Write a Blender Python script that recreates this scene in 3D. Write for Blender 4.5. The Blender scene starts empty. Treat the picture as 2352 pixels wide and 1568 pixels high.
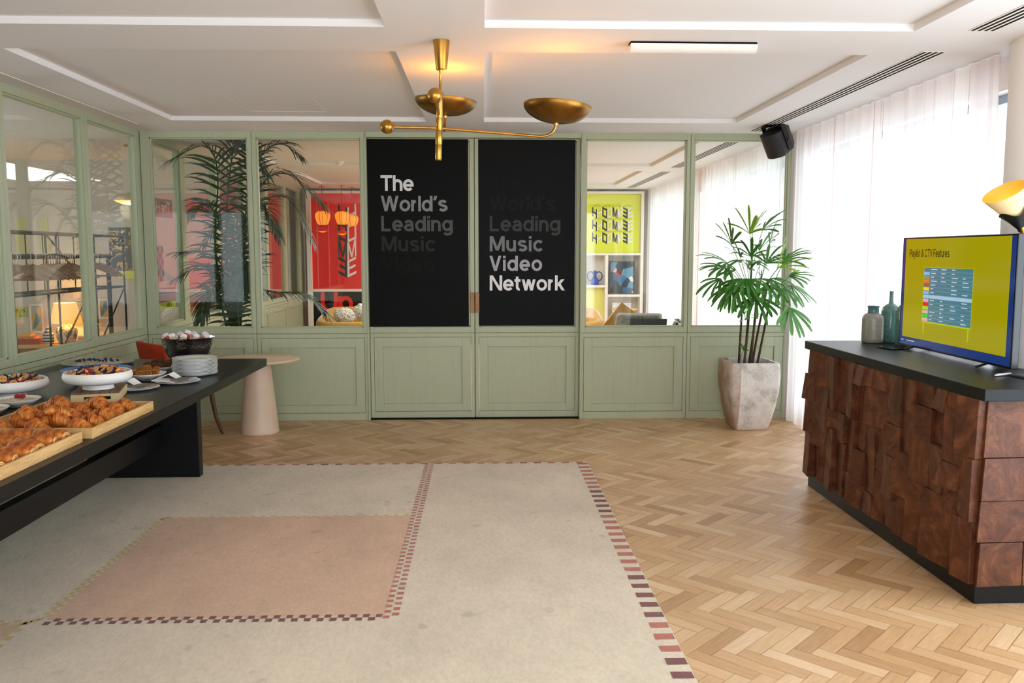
import bpy, math, random
from mathutils import Vector, Matrix, Euler
from math import sin, cos, pi, radians, tan, atan

S = bpy.context.scene
COL = S.collection

# ---------------------------------------------------------------- camera
FPX = 1950.0                      # focal length in pixels of the 2352 x 1568 frame
CAM_Z = 1.55
PITCH = atan(202 / FPX)
YAW = atan(66 / FPX * cos(PITCH))
cam = bpy.data.cameras.new('camera')
cam.sensor_width = 36.0
cam.lens = 36.0 * FPX / 2352
cam.clip_start = 0.05
cam.clip_end = 200
cam_ob = bpy.data.objects.new('camera', cam)
cam_ob.location = (0, 0, CAM_Z)
cam_ob.rotation_euler = Euler((pi / 2 - PITCH, 0, -YAW), 'XYZ')
COL.objects.link(cam_ob)
S.camera = cam_ob
_F = Vector((sin(YAW) * cos(PITCH), cos(YAW) * cos(PITCH), -sin(PITCH)))
_R = Vector((cos(YAW), -sin(YAW), 0))
_U = Vector((sin(YAW) * sin(PITCH), cos(YAW) * sin(PITCH), cos(PITCH)))


def at(px, py, Y):
    """the point at depth Y (metres from the camera wall) seen at a pixel of the photograph"""
    d = _F * FPX + _R * (px - 1176) + _U * (784 - py)
    return Vector((0, 0, CAM_Z)) + d * (Y / d.y)


# ---------------------------------------------------------------- sky, daylight, exposure
W = bpy.data.worlds.new('sky')
S.world = W
W.use_nodes = True
bg = W.node_tree.nodes['Background']
bg.inputs[0].default_value = (0.83, 0.925, 1.0, 1)
bg.inputs[1].default_value = 2.5
S.view_settings.view_transform = 'Standard'
S.view_settings.look = 'None'
S.view_settings.gamma = 1.0
S.view_settings.use_curve_mapping = False
S.view_settings.exposure = 0.75


def daylight(name, loc, rot, sx, sy, watts, color):
    l = bpy.data.lights.new(name, 'AREA')
    l.shape, l.size, l.size_y, l.energy, l.color = 'RECTANGLE', sx, sy, watts, color
    o = bpy.data.objects.new(name, l)
    COL.objects.link(o)
    o.location, o.rotation_euler = loc, rot
    return o


# daylight through the tall windows behind the photographer and beside the bar
daylight('window_daylight', (0.0, -3.30, 1.28), (pi / 2, 0, 0), 4.9, 2.3, 42, (0.94, 0.97, 1.0))
daylight('window_daylight', (3.3, 1.9, 1.4), (pi / 2, 0, pi / 2), 3.2, 2.4, 50, (0.88, 0.95, 1.0))
daylight('window_daylight', (-6.66, 6.2, 1.5), (pi / 2, 0, -pi / 2), 2.4, 1.2, 20, (0.95, 0.98, 1.0))  # fill lamp added to brighten the left room, behind a made-up window
daylight('far_room_fill', (0.0, 11.2, 2.62), (0, 0, 0), 1.2, 3.6, 95, (1.0, 0.97, 0.93))  # added fill lamp without a fixture, brightens the far room
S.cycles.max_bounces = 10
S.cycles.diffuse_bounces = 6
S.cycles.glossy_bounces = 4
S.cycles.transparent_max_bounces = 24
S.cycles.transmission_bounces = 6
S.cycles.caustics_reflective = False
S.cycles.caustics_refractive = False
S.cycles.sample_clamp_indirect = 8.0


# ---------------------------------------------------------------- materials
def lin(c):
    def f(v):
        v /= 255.0
        return v / 12.92 if v <= 0.04045 else ((v + 0.055) / 1.055) ** 2.4
    return (f(c[0]), f(c[1]), f(c[2]), 1.0)


class NT:
    def __init__(s, name):
        s.m = bpy.data.materials.new(name)
        s.m.use_nodes = True
        s.t = s.m.node_tree
        s.t.nodes.clear()
        s.out = s.t.nodes.new('ShaderNodeOutputMaterial')

    def n(s, kind, **kw):
        nd = s.t.nodes.new('ShaderNode' + kind)
        for k, v in kw.items():
            setattr(nd, k, v)
        return nd

    def put(s, sock, v):
        if hasattr(v, 'is_linked') or isinstance(v, bpy.types.NodeSocket):
            s.t.links.new(v, sock)
        elif v is not None:
            sock.default_value = v

    def math(s, op, a, b=None, c=None):
        nd = s.n('Math', operation=op)
        s.put(nd.inputs[0], a)
        s.put(nd.inputs[1], b)
        if c is not None:
            s.put(nd.inputs[2], c)
        return nd.outputs[0]

    def coord(s, kind='Object'):
        return s.n('TexCoord').outputs[kind]

    def mapped(s, scale=(1, 1, 1), rot=(0, 0, 0), loc=(0, 0, 0), kind='Object'):
        mp = s.n('Mapping')
        s.put(mp.inputs['Vector'], s.coord(kind))
        mp.inputs['Scale'].default_value = scale
        mp.inputs['Rotation'].default_value = rot
        mp.inputs['Location'].default_value = loc
        return mp.outputs[0]

    def noise(s, vec, scale, detail=3, rough=0.5, dist=0.0, out=0):
        nd = s.n('TexNoise')
        s.put(nd.inputs['Vector'], vec)
        nd.inputs['Scale'].default_value = scale
        nd.inputs['Detail'].default_value = detail
        nd.inputs['Roughness'].default_value = rough
        nd.inputs['Distortion'].default_value = dist
        return nd.outputs[out]

    def ramp(s, fac, stops, interp='LINEAR'):
        nd = s.n('ValToRGB')
        nd.color_ramp.interpolation = interp
        e = nd.color_ramp.elements
        while len(e) < len(stops):
            e.new(0.5)
        for el, (p, c) in zip(e, stops):
            el.position = p
            el.color = c if len(c) == 4 else (*c, 1)
        s.put(nd.inputs[0], fac)
        return nd.outputs[0]

    def mix(s, fac, a, b, blend='MIX'):
        nd = s.n('Mix', data_type='RGBA', blend_type=blend)
        s.put(nd.inputs[0], fac)
        s.put(nd.inputs[6], a)
        s.put(nd.inputs[7], b)
        return nd.outputs[2]

    def bump(s, h, strength=0.2, dist=0.01):
        nd = s.n('Bump')
        s.put(nd.inputs['Height'], h)
        nd.inputs['Strength'].default_value = strength
        nd.inputs['Distance'].default_value = dist
        return nd.outputs[0]

    def bsdf(s, color, rough=0.5, metal=0.0, spec=0.5, normal=None, **kw):
        nd = s.n('BsdfPrincipled')
        s.put(nd.inputs['Base Color'], color)
        s.put(nd.inputs['Roughness'], rough)
        nd.inputs['Metallic'].default_value = metal
        nd.inputs['Specular IOR Level'].default_value = spec
        if normal is not None:
            s.put(nd.inputs['Normal'], normal)
        for k, v in kw.items():
            s.put(nd.inputs[k.replace('_', ' ')], v)
        s.t.links.new(nd.outputs[0], s.out.inputs[0])
        return nd


def plain(name, rgb, rough=0.5, metal=0.0, spec=0.5, var=0.0, vscale=6.0, bump=0.0, bscale=60.0, stretch=(1, 1, 1), **kw):
    """a surface colour with a little mottling and relief"""
    t = NT(name)
    c = lin(rgb)
    col = c
    vec = t.mapped(stretch)
    if var > 0:
        dark = tuple(x * (1 - var) for x in c[:3]) + (1,)
        lite = tuple(min(1, x * (1 + var)) for x in c[:3]) + (1,)
        col = t.ramp(t.noise(vec, vscale, 4, 0.6), [(0.3, dark), (0.7, lite)])
    nrm = t.bump(t.noise(vec, bscale, 3, 0.6), bump, 0.004) if bump > 0 else None
    t.bsdf(col, rough, metal, spec, nrm, **kw)
    return t.m


def glow(name, rgb, strength, base=None):
    t = NT(name)
    nd = t.bsdf(lin(base or rgb), 0.5)
    nd.inputs['Emission Color'].default_value = lin(rgb)
    nd.inputs['Emission Strength'].default_value = strength
    return t.m


def glass_mat(name, tint=(0.93, 0.97, 0.95, 1), rough=0.0, ior=1.45):
    t = NT(name)
    tr = t.n('BsdfTransparent')
    tr.inputs[0].default_value = tint
    gl = t.n('BsdfGlossy')
    gl.inputs[0].default_value = (1, 1, 1, 1)
    gl.inputs['Roughness'].default_value = rough
    fr = t.n('Fresnel')
    # both faces of the pane reflect like an outer face
    t.put(fr.inputs[0], t.math('SUBTRACT', ior, t.math('MULTIPLY', t.n('NewGeometry').outputs['Backfacing'], ior - 1 / ior)))
    mx = t.n('MixShader')
    t.put(mx.inputs[0], fr.outputs[0])
    t.put(mx.inputs[1], tr.outputs[0])
    t.put(mx.inputs[2], gl.outputs[0])
    t.put(t.out.inputs[0], mx.outputs[0])
    return t.m


def wood(name, dark, lite, rough=0.4, scale=5.0, stretch=(1, 1, 12), spec=0.5, bump=0.08, dist=1.5):
    """grain runs along the axis with the SMALL stretch"""
    t = NT(name)
    vec = t.mapped(stretch)
    a = t.noise(vec, scale, 6, 0.62, dist)
    col = t.ramp(a, [(0.32, lin(dark)), (0.66, lin(lite))])
    t.bsdf(col, rough, 0, spec, t.bump(a, bump, 0.003))
    return t.m


def herringbone(name):
    t = NT(name)
    w, n = 0.069, 4
    vec = t.mapped((1 / w, 1 / w, 1), (0, 0, radians(45)))
    sp = t.n('SeparateXYZ')
    t.put(sp.inputs[0], vec)
    u, v = sp.outputs[0], sp.outputs[1]
    i, j = t.math('FLOOR', u), t.math('FLOOR', v)
    k = t.math('FLOORED_MODULO', t.math('SUBTRACT', i, j), 2.0 * n)
    hor = t.math('LESS_THAN', k, n - 0.5)
    ver = t.math('SUBTRACT', 1.0, hor)
    m = t.math('SUBTRACT', 2.0 * n - 1, k)
    hx, vy = t.math('SUBTRACT', i, k), t.math('SUBTRACT', j, m)

    def sel(a, b):
        return t.math('ADD', t.math('MULTIPLY', a, hor), t.math('MULTIPLY', b, ver))
    idx, idy = sel(hx, t.math('ADD', i, 0.37)), sel(j, t.math('ADD', vy, 0.71))
    la = sel(t.math('SUBTRACT', u, hx), t.math('SUBTRACT', v, vy))        # along, 0..n
    lb = sel(t.math('FRACT', v), t.math('FRACT', u))                      # across, 0..1
    cb = t.n('CombineXYZ')
    t.put(cb.inputs[0], idx)
    t.put(cb.inputs[1], idy)
    wn = t.n('TexWhiteNoise', noise_dimensions='2D')
    t.put(wn.inputs['Vector'], cb.outputs[0])
    rnd = wn.outputs['Value']
    # distance to the block's edge
    ea = t.math('MINIMUM', la, t.math('SUBTRACT', float(n), la))
    eb = t.math('MINIMUM', lb, t.math('SUBTRACT', 1.0, lb))
    edge = t.math('MINIMUM', ea, eb)
    mr = t.n('MapRange', interpolation_type='SMOOTHSTEP')
    t.put(mr.inputs[0], edge)
    mr.inputs[1].default_value, mr.inputs[2].default_value = 0.0, 0.05
    mr.inputs[3].default_value, mr.inputs[4].default_value = 1.0, 0.0
    gap = mr.outputs[0]
    # grain along each block
    g = t.n('CombineXYZ')
    t.put(g.inputs[0], t.math('MULTIPLY', la, 0.28))
    t.put(g.inputs[1], t.math('MULTIPLY', lb, 2.6))
    t.put(g.inputs[2], t.math('MULTIPLY', rnd, 40.0))
    grain = t.noise(g.outputs[0], 2.2, 5, 0.62, 0.6)
    base = t.ramp(rnd, [(0.0, lin((182, 141, 100))), (0.18, lin((203, 162, 118))), (0.55, lin((213, 174, 131))), (0.85, lin((221, 186, 146))), (1.0, lin((226, 193, 156)))])
    gr = t.ramp(grain, [(0.3, (0.80, 0.78, 0.74)), (0.7, (1.06, 1.06, 1.06))])
    col = t.mix(0.8, base, gr, 'MULTIPLY')
    # broad wear
    worn = t.noise(t.mapped((1, 1, 1)), 0.9, 4, 0.6)
    col = t.mix(0.6, col, t.ramp(worn, [(0.3, (0.88, 0.86, 0.83)), (0.7, (1.06, 1.06, 1.05))]), 'MULTIPLY')
    gsel = t.math('MULTIPLY', gap, t.ramp(t.noise(t.mapped(), 3.0, 3), [(0.35, (0.25,) * 3), (0.65, (0.9,) * 3)]))
    col = t.mix(gsel, col, lin((120, 84, 48)))
    ro = t.math('ADD', 0.27, t.math('MULTIPLY', t.noise(t.mapped(), 7, 3), 0.16))
    hgt = t.math('ADD', t.math('MULTIPLY', rnd, 0.25), t.math('SUBTRACT', t.math('MULTIPLY', grain, 0.12), gap))
    t.bsdf(col, ro, 0, 0.5, t.bump(hgt, 0.25, 0.0015))
    return t.m


def pile(name, rgb, stain=0.12):
    t = NT(name)
    c = lin(rgb)
    big = t.noise(t.mapped((1, 0.7, 1), (0, 0, 0.6)), 2.4, 7, 0.7)
    fine = t.noise(t.mapped((1, 0.55, 1), (0, 0, 0.9)), 55, 4, 0.7)
    col = t.ramp(big, [(0.3, tuple(x * (1 - stain * 1.3) for x in c[:3])), (0.7, tuple(min(1, x * (1 + stain * 0.6)) for x in c[:3]))])
    col = t.mix(0.55, col, t.ramp(fine, [(0.3, (0.80, 0.80, 0.78)), (0.7, (1.1, 1.1, 1.1))]), 'MULTIPLY')
    sp = t.noise(t.mapped(), 9, 2, 0.5)
    col = t.mix(t.ramp(sp, [(0.66, (0, 0, 0)), (0.76, (0.30,) * 3)]), col, lin((132, 120, 96)))
    h = t.noise(t.mapped(), 320, 3, 0.7)
    t.bsdf(col, 0.95, 0, 0.15, t.bump(t.math('ADD', h, fine), 0.5, 0.006), Sheen_Weight=0.2)
    return t.m


def curtain_mat(name, density=0.80, tint=(250, 240, 236), stripe=(206, 160, 150)):
    t = NT(name)
    sp = t.n('SeparateXYZ')
    t.put(sp.inputs[0], t.coord('UV'))
    cb = t.n('CombineXYZ')
    t.put(cb.inputs[0], t.math('MULTIPLY', sp.outputs[0], 1.0))
    lines = t.noise(cb.outputs[0], 34, 2, 0.7)
    lf = t.ramp(lines, [(0.56, (0, 0, 0)), (0.66, (1, 1, 1))])
    weave = t.noise(t.mapped((1, 40, 40)), 8, 2)
    col = t.mix(lf, lin(tint), lin(stripe))
    tr, tl, df = t.n('BsdfTransparent'), t.n('BsdfTranslucent'), t.n('BsdfDiffuse')
    t.put(tl.inputs[0], col)
    t.put(df.inputs[0], col)
    m1, m2 = t.n('MixShader'), t.n('MixShader')
    m1.inputs[0].default_value = 0.35
    t.put(m1.inputs[1], tl.outputs[0])
    t.put(m1.inputs[2], df.outputs[0])
    dens = t.math('ADD', density, t.math('MULTIPLY', lf, 0.22))
    dens = t.math('ADD', dens, t.math('MULTIPLY', t.math('SUBTRACT', weave, 0.5), 0.12))
    t.put(m2.inputs[0], dens)
    t.put(m2.inputs[1], tr.outputs[0])
    t.put(m2.inputs[2], m1.outputs[0])
    t.put(t.out.inputs[0], m2.outputs[0])
    return t.m


def green_paint(name, rgb):
    t = NT(name)
    c = lin(rgb)
    g = t.noise(t.mapped((14, 14, 0.7)), 3.0, 5, 0.65, 0.8)
    col = t.ramp(g, [(0.25, tuple(x * 0.86 for x in c[:3])), (0.42, c), (0.8, tuple(x * 1.04 for x in c[:3]))])
    t.bsdf(col, 0.42, 0, 0.4, t.bump(g, 0.12, 0.002))
    return t.m


M = {}
M['floor'] = herringbone('oak_herringbone')
M['green'] = green_paint('sage_paint', (176, 182, 152))
M['offwhite'] = plain('pier_paint', (250, 246, 243), 0.7, 0, 0.2)
M['white'] = plain('white_paint', (236, 230, 224), 0.8, 0, 0.2)
M['ceil'] = plain('ceiling_paint', (236, 233, 233), 0.9, 0, 0.15)
M['wallwarm'] = plain('warm_wall_paint', (214, 205, 195), 0.8, 0, 0.2)
M['wallgrey'] = plain('grey_wall_paint', (205, 203, 198), 0.8, 0, 0.2)
M['glass'] = glass_mat('window_glass')
M['clearglass'] = glass_mat('daylight_glass', (0.97, 0.99, 1, 1))
M['curtain'] = curtain_mat('sheer_linen')
M['curtain2'] = curtain_mat('sheer_linen_gathered', 0.9, (236, 222, 218), (205, 172, 164))
M['frame_blue'] = plain('blue_grey_metal', (150, 168, 182), 0.4, 0.2)
M['brass'] = plain('aged_brass', (184, 137, 64), 0.30, 1.0, 0.5, 0.22, 9, 0.03, 40)
M['brass_dark'] = plain('aged_brass_bowl', (142, 101, 44), 0.36, 1.0, 0.5, 0.35, 7, 0.03, 40)
M['black'] = plain('black_vinyl', (6, 6, 5), 0.5, 0, 0.1)
M['blackmetal'] = plain('black_metal', (22, 22, 24), 0.45, 0.3, 0.5)
M['blacktable'] = wood('black_stained_wood', (8, 8, 10), (16, 16, 19), 0.36, 9, (14, 1, 14), 0.25, 0.05)
M['walnut'] = NT('burr_walnut').m
M['rug'] = pile('cream_pile', (230, 213, 189))
M['rug_pink'] = pile('pink_pile', (224, 184, 154), 0.14)
M['rug_terra'] = pile('terracotta_pile', (190, 112, 92), 0.1)
M['rug_burg'] = pile('burgundy_pile', (126, 70, 66), 0.1)
M['rug_rose'] = pile('rose_pile', (190, 124, 112), 0.1)
M['rug_yel'] = pile('straw_pile', (214, 184, 122), 0.1)
M['ceramic'] = plain('white_ceramic', (236, 236, 234), 0.18, 0, 0.5)
M['matceramic'] = plain('matt_white_ceramic', (238, 234, 228), 0.5, 0, 0.4, 0.03, 3, 0.05, 30, (1, 1, 12))
M['pine'] = wood('tray_birch', (196, 150, 92), (226, 186, 128), 0.5, 6, (3, 1, 10), 0.4)
M['slat'] = wood('crate_slat_walnut', (98, 66, 50), (134, 96, 76), 0.55, 8, (8, 1, 8))
M['crate'] = wood('crate_pine', (206, 182, 126), (226, 206, 156), 0.55, 5, (1, 6, 6))
M['leaf'] = plain('rhapis_leaf', (70, 130, 48), 0.32, 0, 0.5, 0.35, 9, 0.1, 60, Subsurface_Weight=0.0)
M['leaf_young'] = plain('young_leaf', (146, 190, 42), 0.35, 0, 0.5, 0.2, 9)
M['palm'] = plain('palm_leaf', (24, 52, 25), 0.5, 0, 0.25, 0.35, 6)
M['cane'] = plain('fibrous_cane', (78, 62, 50), 0.85, 0, 0.2, 0.5, 30, 0.8, 60, (1, 1, 0.3))
M['soil'] = plain('soil', (74, 56, 44), 0.95, 0, 0.1, 0.5, 40, 1.0, 60)
M['conetable'] = plain('limed_plaster', (216, 190, 166), 0.42, 0, 0.4, 0.06, 4, 0.03, 20)
M['velvet_orange'] = plain('orange_velvet', (180, 58, 18), 0.85, 0, 0.2, 0.15, 5, 0.1, 150, Sheen_Weight=0.05)
M['velvet_mustard'] = plain('mustard_velvet', (176, 128, 30), 0.85, 0, 0.2, 0.2, 4, 0.1, 120, Sheen_Weight=0.5)
M['chairwood'] = wood('dark_chair_wood', (66, 40, 26), (104, 66, 44), 0.35, 6, (8, 8, 1))
M['handle'] = wood('oak_pull', (140, 96, 54), (176, 128, 78), 0.5, 7, (6, 6, 1))
M['steel'] = plain('polished_steel', (200, 200, 200), 0.16, 1.0)
M['knife'] = plain('brushed_steel', (150, 142, 136), 0.28, 1.0)
M['napkin'] = plain('paper_napkin', (240, 240, 240), 0.9, 0, 0.1, 0.03, 8, 0.2, 40)
M['blueglaze'] = plain('blue_enamel', (20, 112, 186), 0.25, 0, 0.5)
M['oats'] = plain('rolled_oats', (214, 196, 166), 0.9, 0, 0.2, 0.3, 60, 1.0, 90)
M['amberglass'] = plain('pressed_glass', (196, 200, 176), 0.12, 0, 0.6, 0.12, 20, 0.5, 60, Transmission_Weight=0.5)
M['blueberry'] = plain('blueberry_skin', (48, 56, 84), 0.6, 0, 0.3, 0.3, 30)
M['blackberry'] = plain('blackberry_skin', (26, 18, 28), 0.3, 0, 0.5)
M['raspberry'] = plain('raspberry_skin', (158, 22, 44), 0.4, 0, 0.5, 0.2, 60)
M['figskin'] = plain('passion_fruit_skin', (74, 30, 50), 0.45, 0, 0.5, 0.3, 20)
M['pith'] = plain('fruit_pith', (238, 200, 190), 0.6, 0, 0.3)
M['pulp'] = plain('passion_pulp', (196, 140, 34), 0.25, 0, 0.5, 0.45, 90, 0.5, 120)
M['orangefruit'] = plain('orange_flesh', (232, 130, 34), 0.35, 0, 0.5, 0.15, 40)
M['cookie'] = plain('cookie_crumb', (150, 92, 40), 0.85, 0, 0.2, 0.25, 40, 0.7, 60)
M['choc'] = plain('chocolate', (44, 26, 18), 0.45, 0, 0.4)
M['darkcookie'] = plain('dark_cookie', (84, 50, 32), 0.85, 0, 0.2, 0.25, 40, 0.7, 60)
M['cap'] = plain('white_plastic_cap', (232, 228, 230), 0.35)
M['juice'] = plain('red_orange_juice', (204, 66, 26), 0.12, 0, 0.5)
M['juice2'] = plain('pale_juice', (206, 176, 150), 0.12, 0, 0.5)
M['plasticgrey'] = plain('speaker_plastic', (30, 32, 36), 0.5, 0, 0.4)
M['slot'] = plain('slot_shadow_black', (16, 14, 16), 0.8, 0, 0.1)
M['tvblack'] = plain('tv_bezel', (12, 12, 16), 0.2)
M['tealglaze'] = plain('teal_crackle_glaze', (92, 132, 122), 0.2, 0, 0.5, 0.25, 60, 0.1, 80)
M['sandglaze'] = plain('sand_glaze', (142, 138, 124), 0.35, 0, 0.5, 0.15, 40, 0.1, 60, (1, 1, 3))
M['tealrim'] = plain('teal_rim_glaze', (76, 108, 112), 0.25)
M['silverplastic'] = plain('silver', (205, 205, 208), 0.25, 0.8)
M['hanger'] = wood('hanger_wood', (112, 72, 46), (158, 112, 76), 0.4, 6, (1, 8, 8))
M['boucle'] = plain('grey_boucle', (150, 146, 138), 0.95, 0, 0.1, 0.5, 70, 1.0, 70)
M['slate'] = plain('slate_panel', (64, 70, 78), 0.45, 0, 0.4)
M['shag'] = plain('white_shag', (232, 228, 222), 0.95, 0, 0.1, 0.1, 20, 0.6, 60)
M['red'] = plain('red_print', (232, 12, 8), 0.35, 0, 0.4)
M['redpale'] = plain('pale_red_film', (188, 84, 74), 0.4)
M['yellow'] = plain('acid_yellow_print', (222, 228, 10), 0.4)
M['paleyellow'] = plain('pale_yellow_panel', (232, 228, 120), 0.5)
M['inkwhite'] = plain('white_ink', (236, 232, 226), 0.5)
M['inkblack'] = plain('black_ink', (30, 28, 30), 0.5)
M['cobalt'] = plain('cobalt_glaze', (22, 58, 170), 0.25)
M['cream'] = plain('cream_shelf', (240, 234, 224), 0.6)
M['lantern'] = glow('reflected_lantern_glow', (250, 130, 30), 0.6, (230, 150, 70))
M['greybase'] = plain('grey_letter', (120, 122, 124), 0.5)


def burr(m, seed):
    t = NT.__new__(NT)
    t.m, t.t = m, m.node_tree
    t.t.nodes.clear()
    t.out = t.t.nodes.new('ShaderNodeOutputMaterial')
    a = t.noise(t.mapped((1, 1, 1), (0, 0, 0), (seed, 0, 0)), 5.0, 6, 0.68, 2.2)
    b = t.noise(t.mapped(), 26, 5, 0.7, 1.0)
    col = t.ramp(a, [(0.28, lin((54, 28, 15))), (0.5, lin((92, 51, 29))), (0.72, lin((128, 79, 52)))])
    col = t.mix(0.6, col, t.ramp(b, [(0.3, (0.7, 0.66, 0.62)), (0.6, (1.08, 1.08, 1.08))]), 'MULTIPLY')
    t.bsdf(col, 0.5, 0, 0.3, t.bump(b, 0.06, 0.002))


burr(M['walnut'], 0)


# ---------------------------------------------------------------- mesh builder
class MB:
    def __init__(s):
        s.v, s.f, s.m, s.uv = [], [], [], None
        s.X = Matrix.Identity(4)

    def add(s, vs, fs, mat=0):
        b = len(s.v)
        s.v += [tuple(s.X @ Vector(p)) for p in vs]
        s.f += [tuple(b + i for i in q) for q in fs]
        s.m += [mat] * len(fs)
        return s

    def box(s, x0, y0, z0, x1, y1, z1, mat=0):
        vs = [(x, y, z) for z in (z0, z1) for (x, y) in ((x0, y0), (x1, y0), (x1, y1), (x0, y1))]
        return s.add(vs, [(3, 2, 1, 0), (4, 5, 6, 7), (0, 1, 5, 4), (1, 2, 6, 5), (2, 3, 7, 6), (3, 0, 4, 7)], mat)

    def hexa(s, a, b, mat=0):
        """bottom ring a (4), top ring b (4)"""
        p0, p1, p3, q0 = Vector(a[0]), Vector(a[1]), Vector(a[3]), Vector(b[0])
        if (p1 - p0).cross(p3 - p0).dot(q0 - p0) < 0:
            a, b = list(a)[::-1], list(b)[::-1]
        return s.add(list(a) + list(b), [(3, 2, 1, 0), (4, 5, 6, 7), (0, 1, 5, 4), (1, 2, 6, 5), (2, 3, 7, 6), (3, 0, 4, 7)], mat)

    def loops(s, rings, mat=0, cap0=True, cap1=True, closed=True):
        n = len(rings[0])
        vs = [p for r in rings for p in r]
        fs = []
        for a in range(len(rings) - 1):
            for k in range(n if closed else n - 1):
                k2 = (k + 1) % n
                fs.append((a * n + k, a * n + k2, (a + 1) * n + k2, (a + 1) * n + k))
        if cap0:
            fs.append(tuple(range(n - 1, -1, -1)))
        if cap1:
            fs.append(tuple((len(rings) - 1) * n + k for k in range(n)))
        return s.add(vs, fs, mat)

    def lathe(s, prof, seg=32, c=(0, 0, 0), mat=0, cap0=True, cap1=True):
        rings = [[(c[0] + r * cos(2 * pi * k / seg), c[1] + r * sin(2 * pi * k / seg), c[2] + z) for k in range(seg)] for r, z in prof]
        return s.loops(rings, mat, cap0, cap1)

    def tube(s, path, rad, seg=10, mat=0, caps=True, flat=1.0):
        path = [Vector(p) for p in path]
        n = len(path)
        rad = rad if isinstance(rad, (list, tuple)) else [rad] * n
        t0 = (path[1] - path[0]).normalized()
        ref = Vector((0, 0, 1)) if abs(t0.z) < 0.9 else Vector((1, 0, 0))
        nrm = t0.cross(ref).normalized()
        rings = []
        for i, p in enumerate(path):
            t = (path[min(i + 1, n - 1)] - path[max(i - 1, 0)]).normalized()
            nrm = (nrm - t * nrm.dot(t)).normalized()
            b = t.cross(nrm)
            rings.append([tuple(p + (nrm * cos(2 * pi * k / seg) + b * sin(2 * pi * k / seg) * flat) * rad[i]) for k in range(seg)])
        return s.loops(rings, mat, caps, caps)

    def sphere(s, c, r, seg=16, ring=10, mat=0, sc=(1, 1, 1)):
        prof = [(max(1e-5, r * sin(pi * i / ring)), -r * cos(pi * i / ring)) for i in range(ring + 1)]
        rings = [[(c[0] + q * cos(2 * pi * k / seg) * sc[0], c[1] + q * sin(2 * pi * k / seg) * sc[1], c[2] + z * sc[2]) for k in range(seg)] for q, z in prof]
        return s.loops(rings, mat)

    def prism(s, poly, z0, z1, mat=0):
        n = len(poly)
        vs = [(x, y, z0) for x, y in poly] + [(x, y, z1) for x, y in poly]
        fs = [tuple(range(n - 1, -1, -1)), tuple(range(n, 2 * n))] + [(k, (k + 1) % n, n + (k + 1) % n, n + k) for k in range(n)]
        return s.add(vs, fs, mat)

    def build(s, name, mats, parent=None, smooth=None, loc=(0, 0, 0), rot=(0, 0, 0), bevel=0.0, seg=2, subsurf=0, kind=None, label=None):
        me = bpy.data.meshes.new(name)
        me.from_pydata(s.v, [], s.f)
        if not isinstance(mats, (list, tuple)):
            mats = [mats]
        for m in mats:
            me.materials.append(M[m] if isinstance(m, str) else m)
        for p, i in zip(me.polygons, s.m):
            p.material_index = i
        if s.uv:
            uvl = me.uv_layers.new(name='UVMap')
            for lp in me.loops:
                uvl.data[lp.index].uv = s.uv[lp.vertex_index]
        me.update()
        if smooth is not None:
            me.polygons.foreach_set('use_smooth', [True] * len(me.polygons))
            if smooth < 180:
                me.set_sharp_from_angle(angle=radians(smooth))
        o = bpy.data.objects.new(name, me)
        COL.objects.link(o)
        o.location, o.rotation_euler = loc, rot
        if parent is not None:
            o.parent = parent
        if bevel > 0:
            b = o.modifiers.new('bevel', 'BEVEL')
            b.width, b.segments, b.limit_method, b.angle_limit = bevel, seg, 'ANGLE', radians(40)
        if subsurf:
            b = o.modifiers.new('sub', 'SUBSURF')
            b.levels = b.render_levels = subsurf
        if kind:
            o['kind'] = kind
        if label:
            o['label'] = label
        return o


def tag(o, label, cat, group=None, kind=None):
    o['label'], o['category'] = label, cat
    if group:
        o['group'] = group
    if kind:
        o['kind'] = kind
    return o


def thing(name, label, cat, loc=(0, 0, 0), rz=0.0, group=None, rot=None):
    o = bpy.data.objects.new(name, None)
    o.empty_display_size = 0.05
    COL.objects.link(o)
    o.location = loc
    o.rotation_euler = rot if rot else (0, 0, rz)
    return tag(o, label, cat, group)


def structure(name, loc=(0, 0, 0)):
    o = bpy.data.objects.new(name, None)
    COL.objects.link(o)
    o.location = loc
    o['kind'] = 'structure'
    return o


def dup(o, loc=None, rot=None, label=None, parent=None, scale=None):
    """copy of a thing with its parts and sub-parts"""
    c = o.copy()
    COL.objects.link(c)
    if parent is not None:
        c.parent = parent
    for ch in list(o.children):
        dup(ch, parent=c)
    if loc is not None:
        c.location = loc
    if rot is not None:
        c.rotation_euler = rot
    if label:
        c['label'] = label
    if scale:
        c.scale = scale
    return c


ORD = ['first', 'second', 'third', 'fourth', 'fifth', 'sixth', 'seventh', 'eighth', 'ninth', 'tenth', 'eleventh', 'twelfth', 'thirteenth', 'fourteenth', 'fifteenth', 'sixteenth']


def arc(cx, cy, rx, ry, a0, a1, n=10):
    return [(cx + rx * cos(radians(a0 + (a1 - a0) * k / n)), cy + ry * sin(radians(a0 + (a1 - a0) * k / n))) for k in range(n + 1)]


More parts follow.
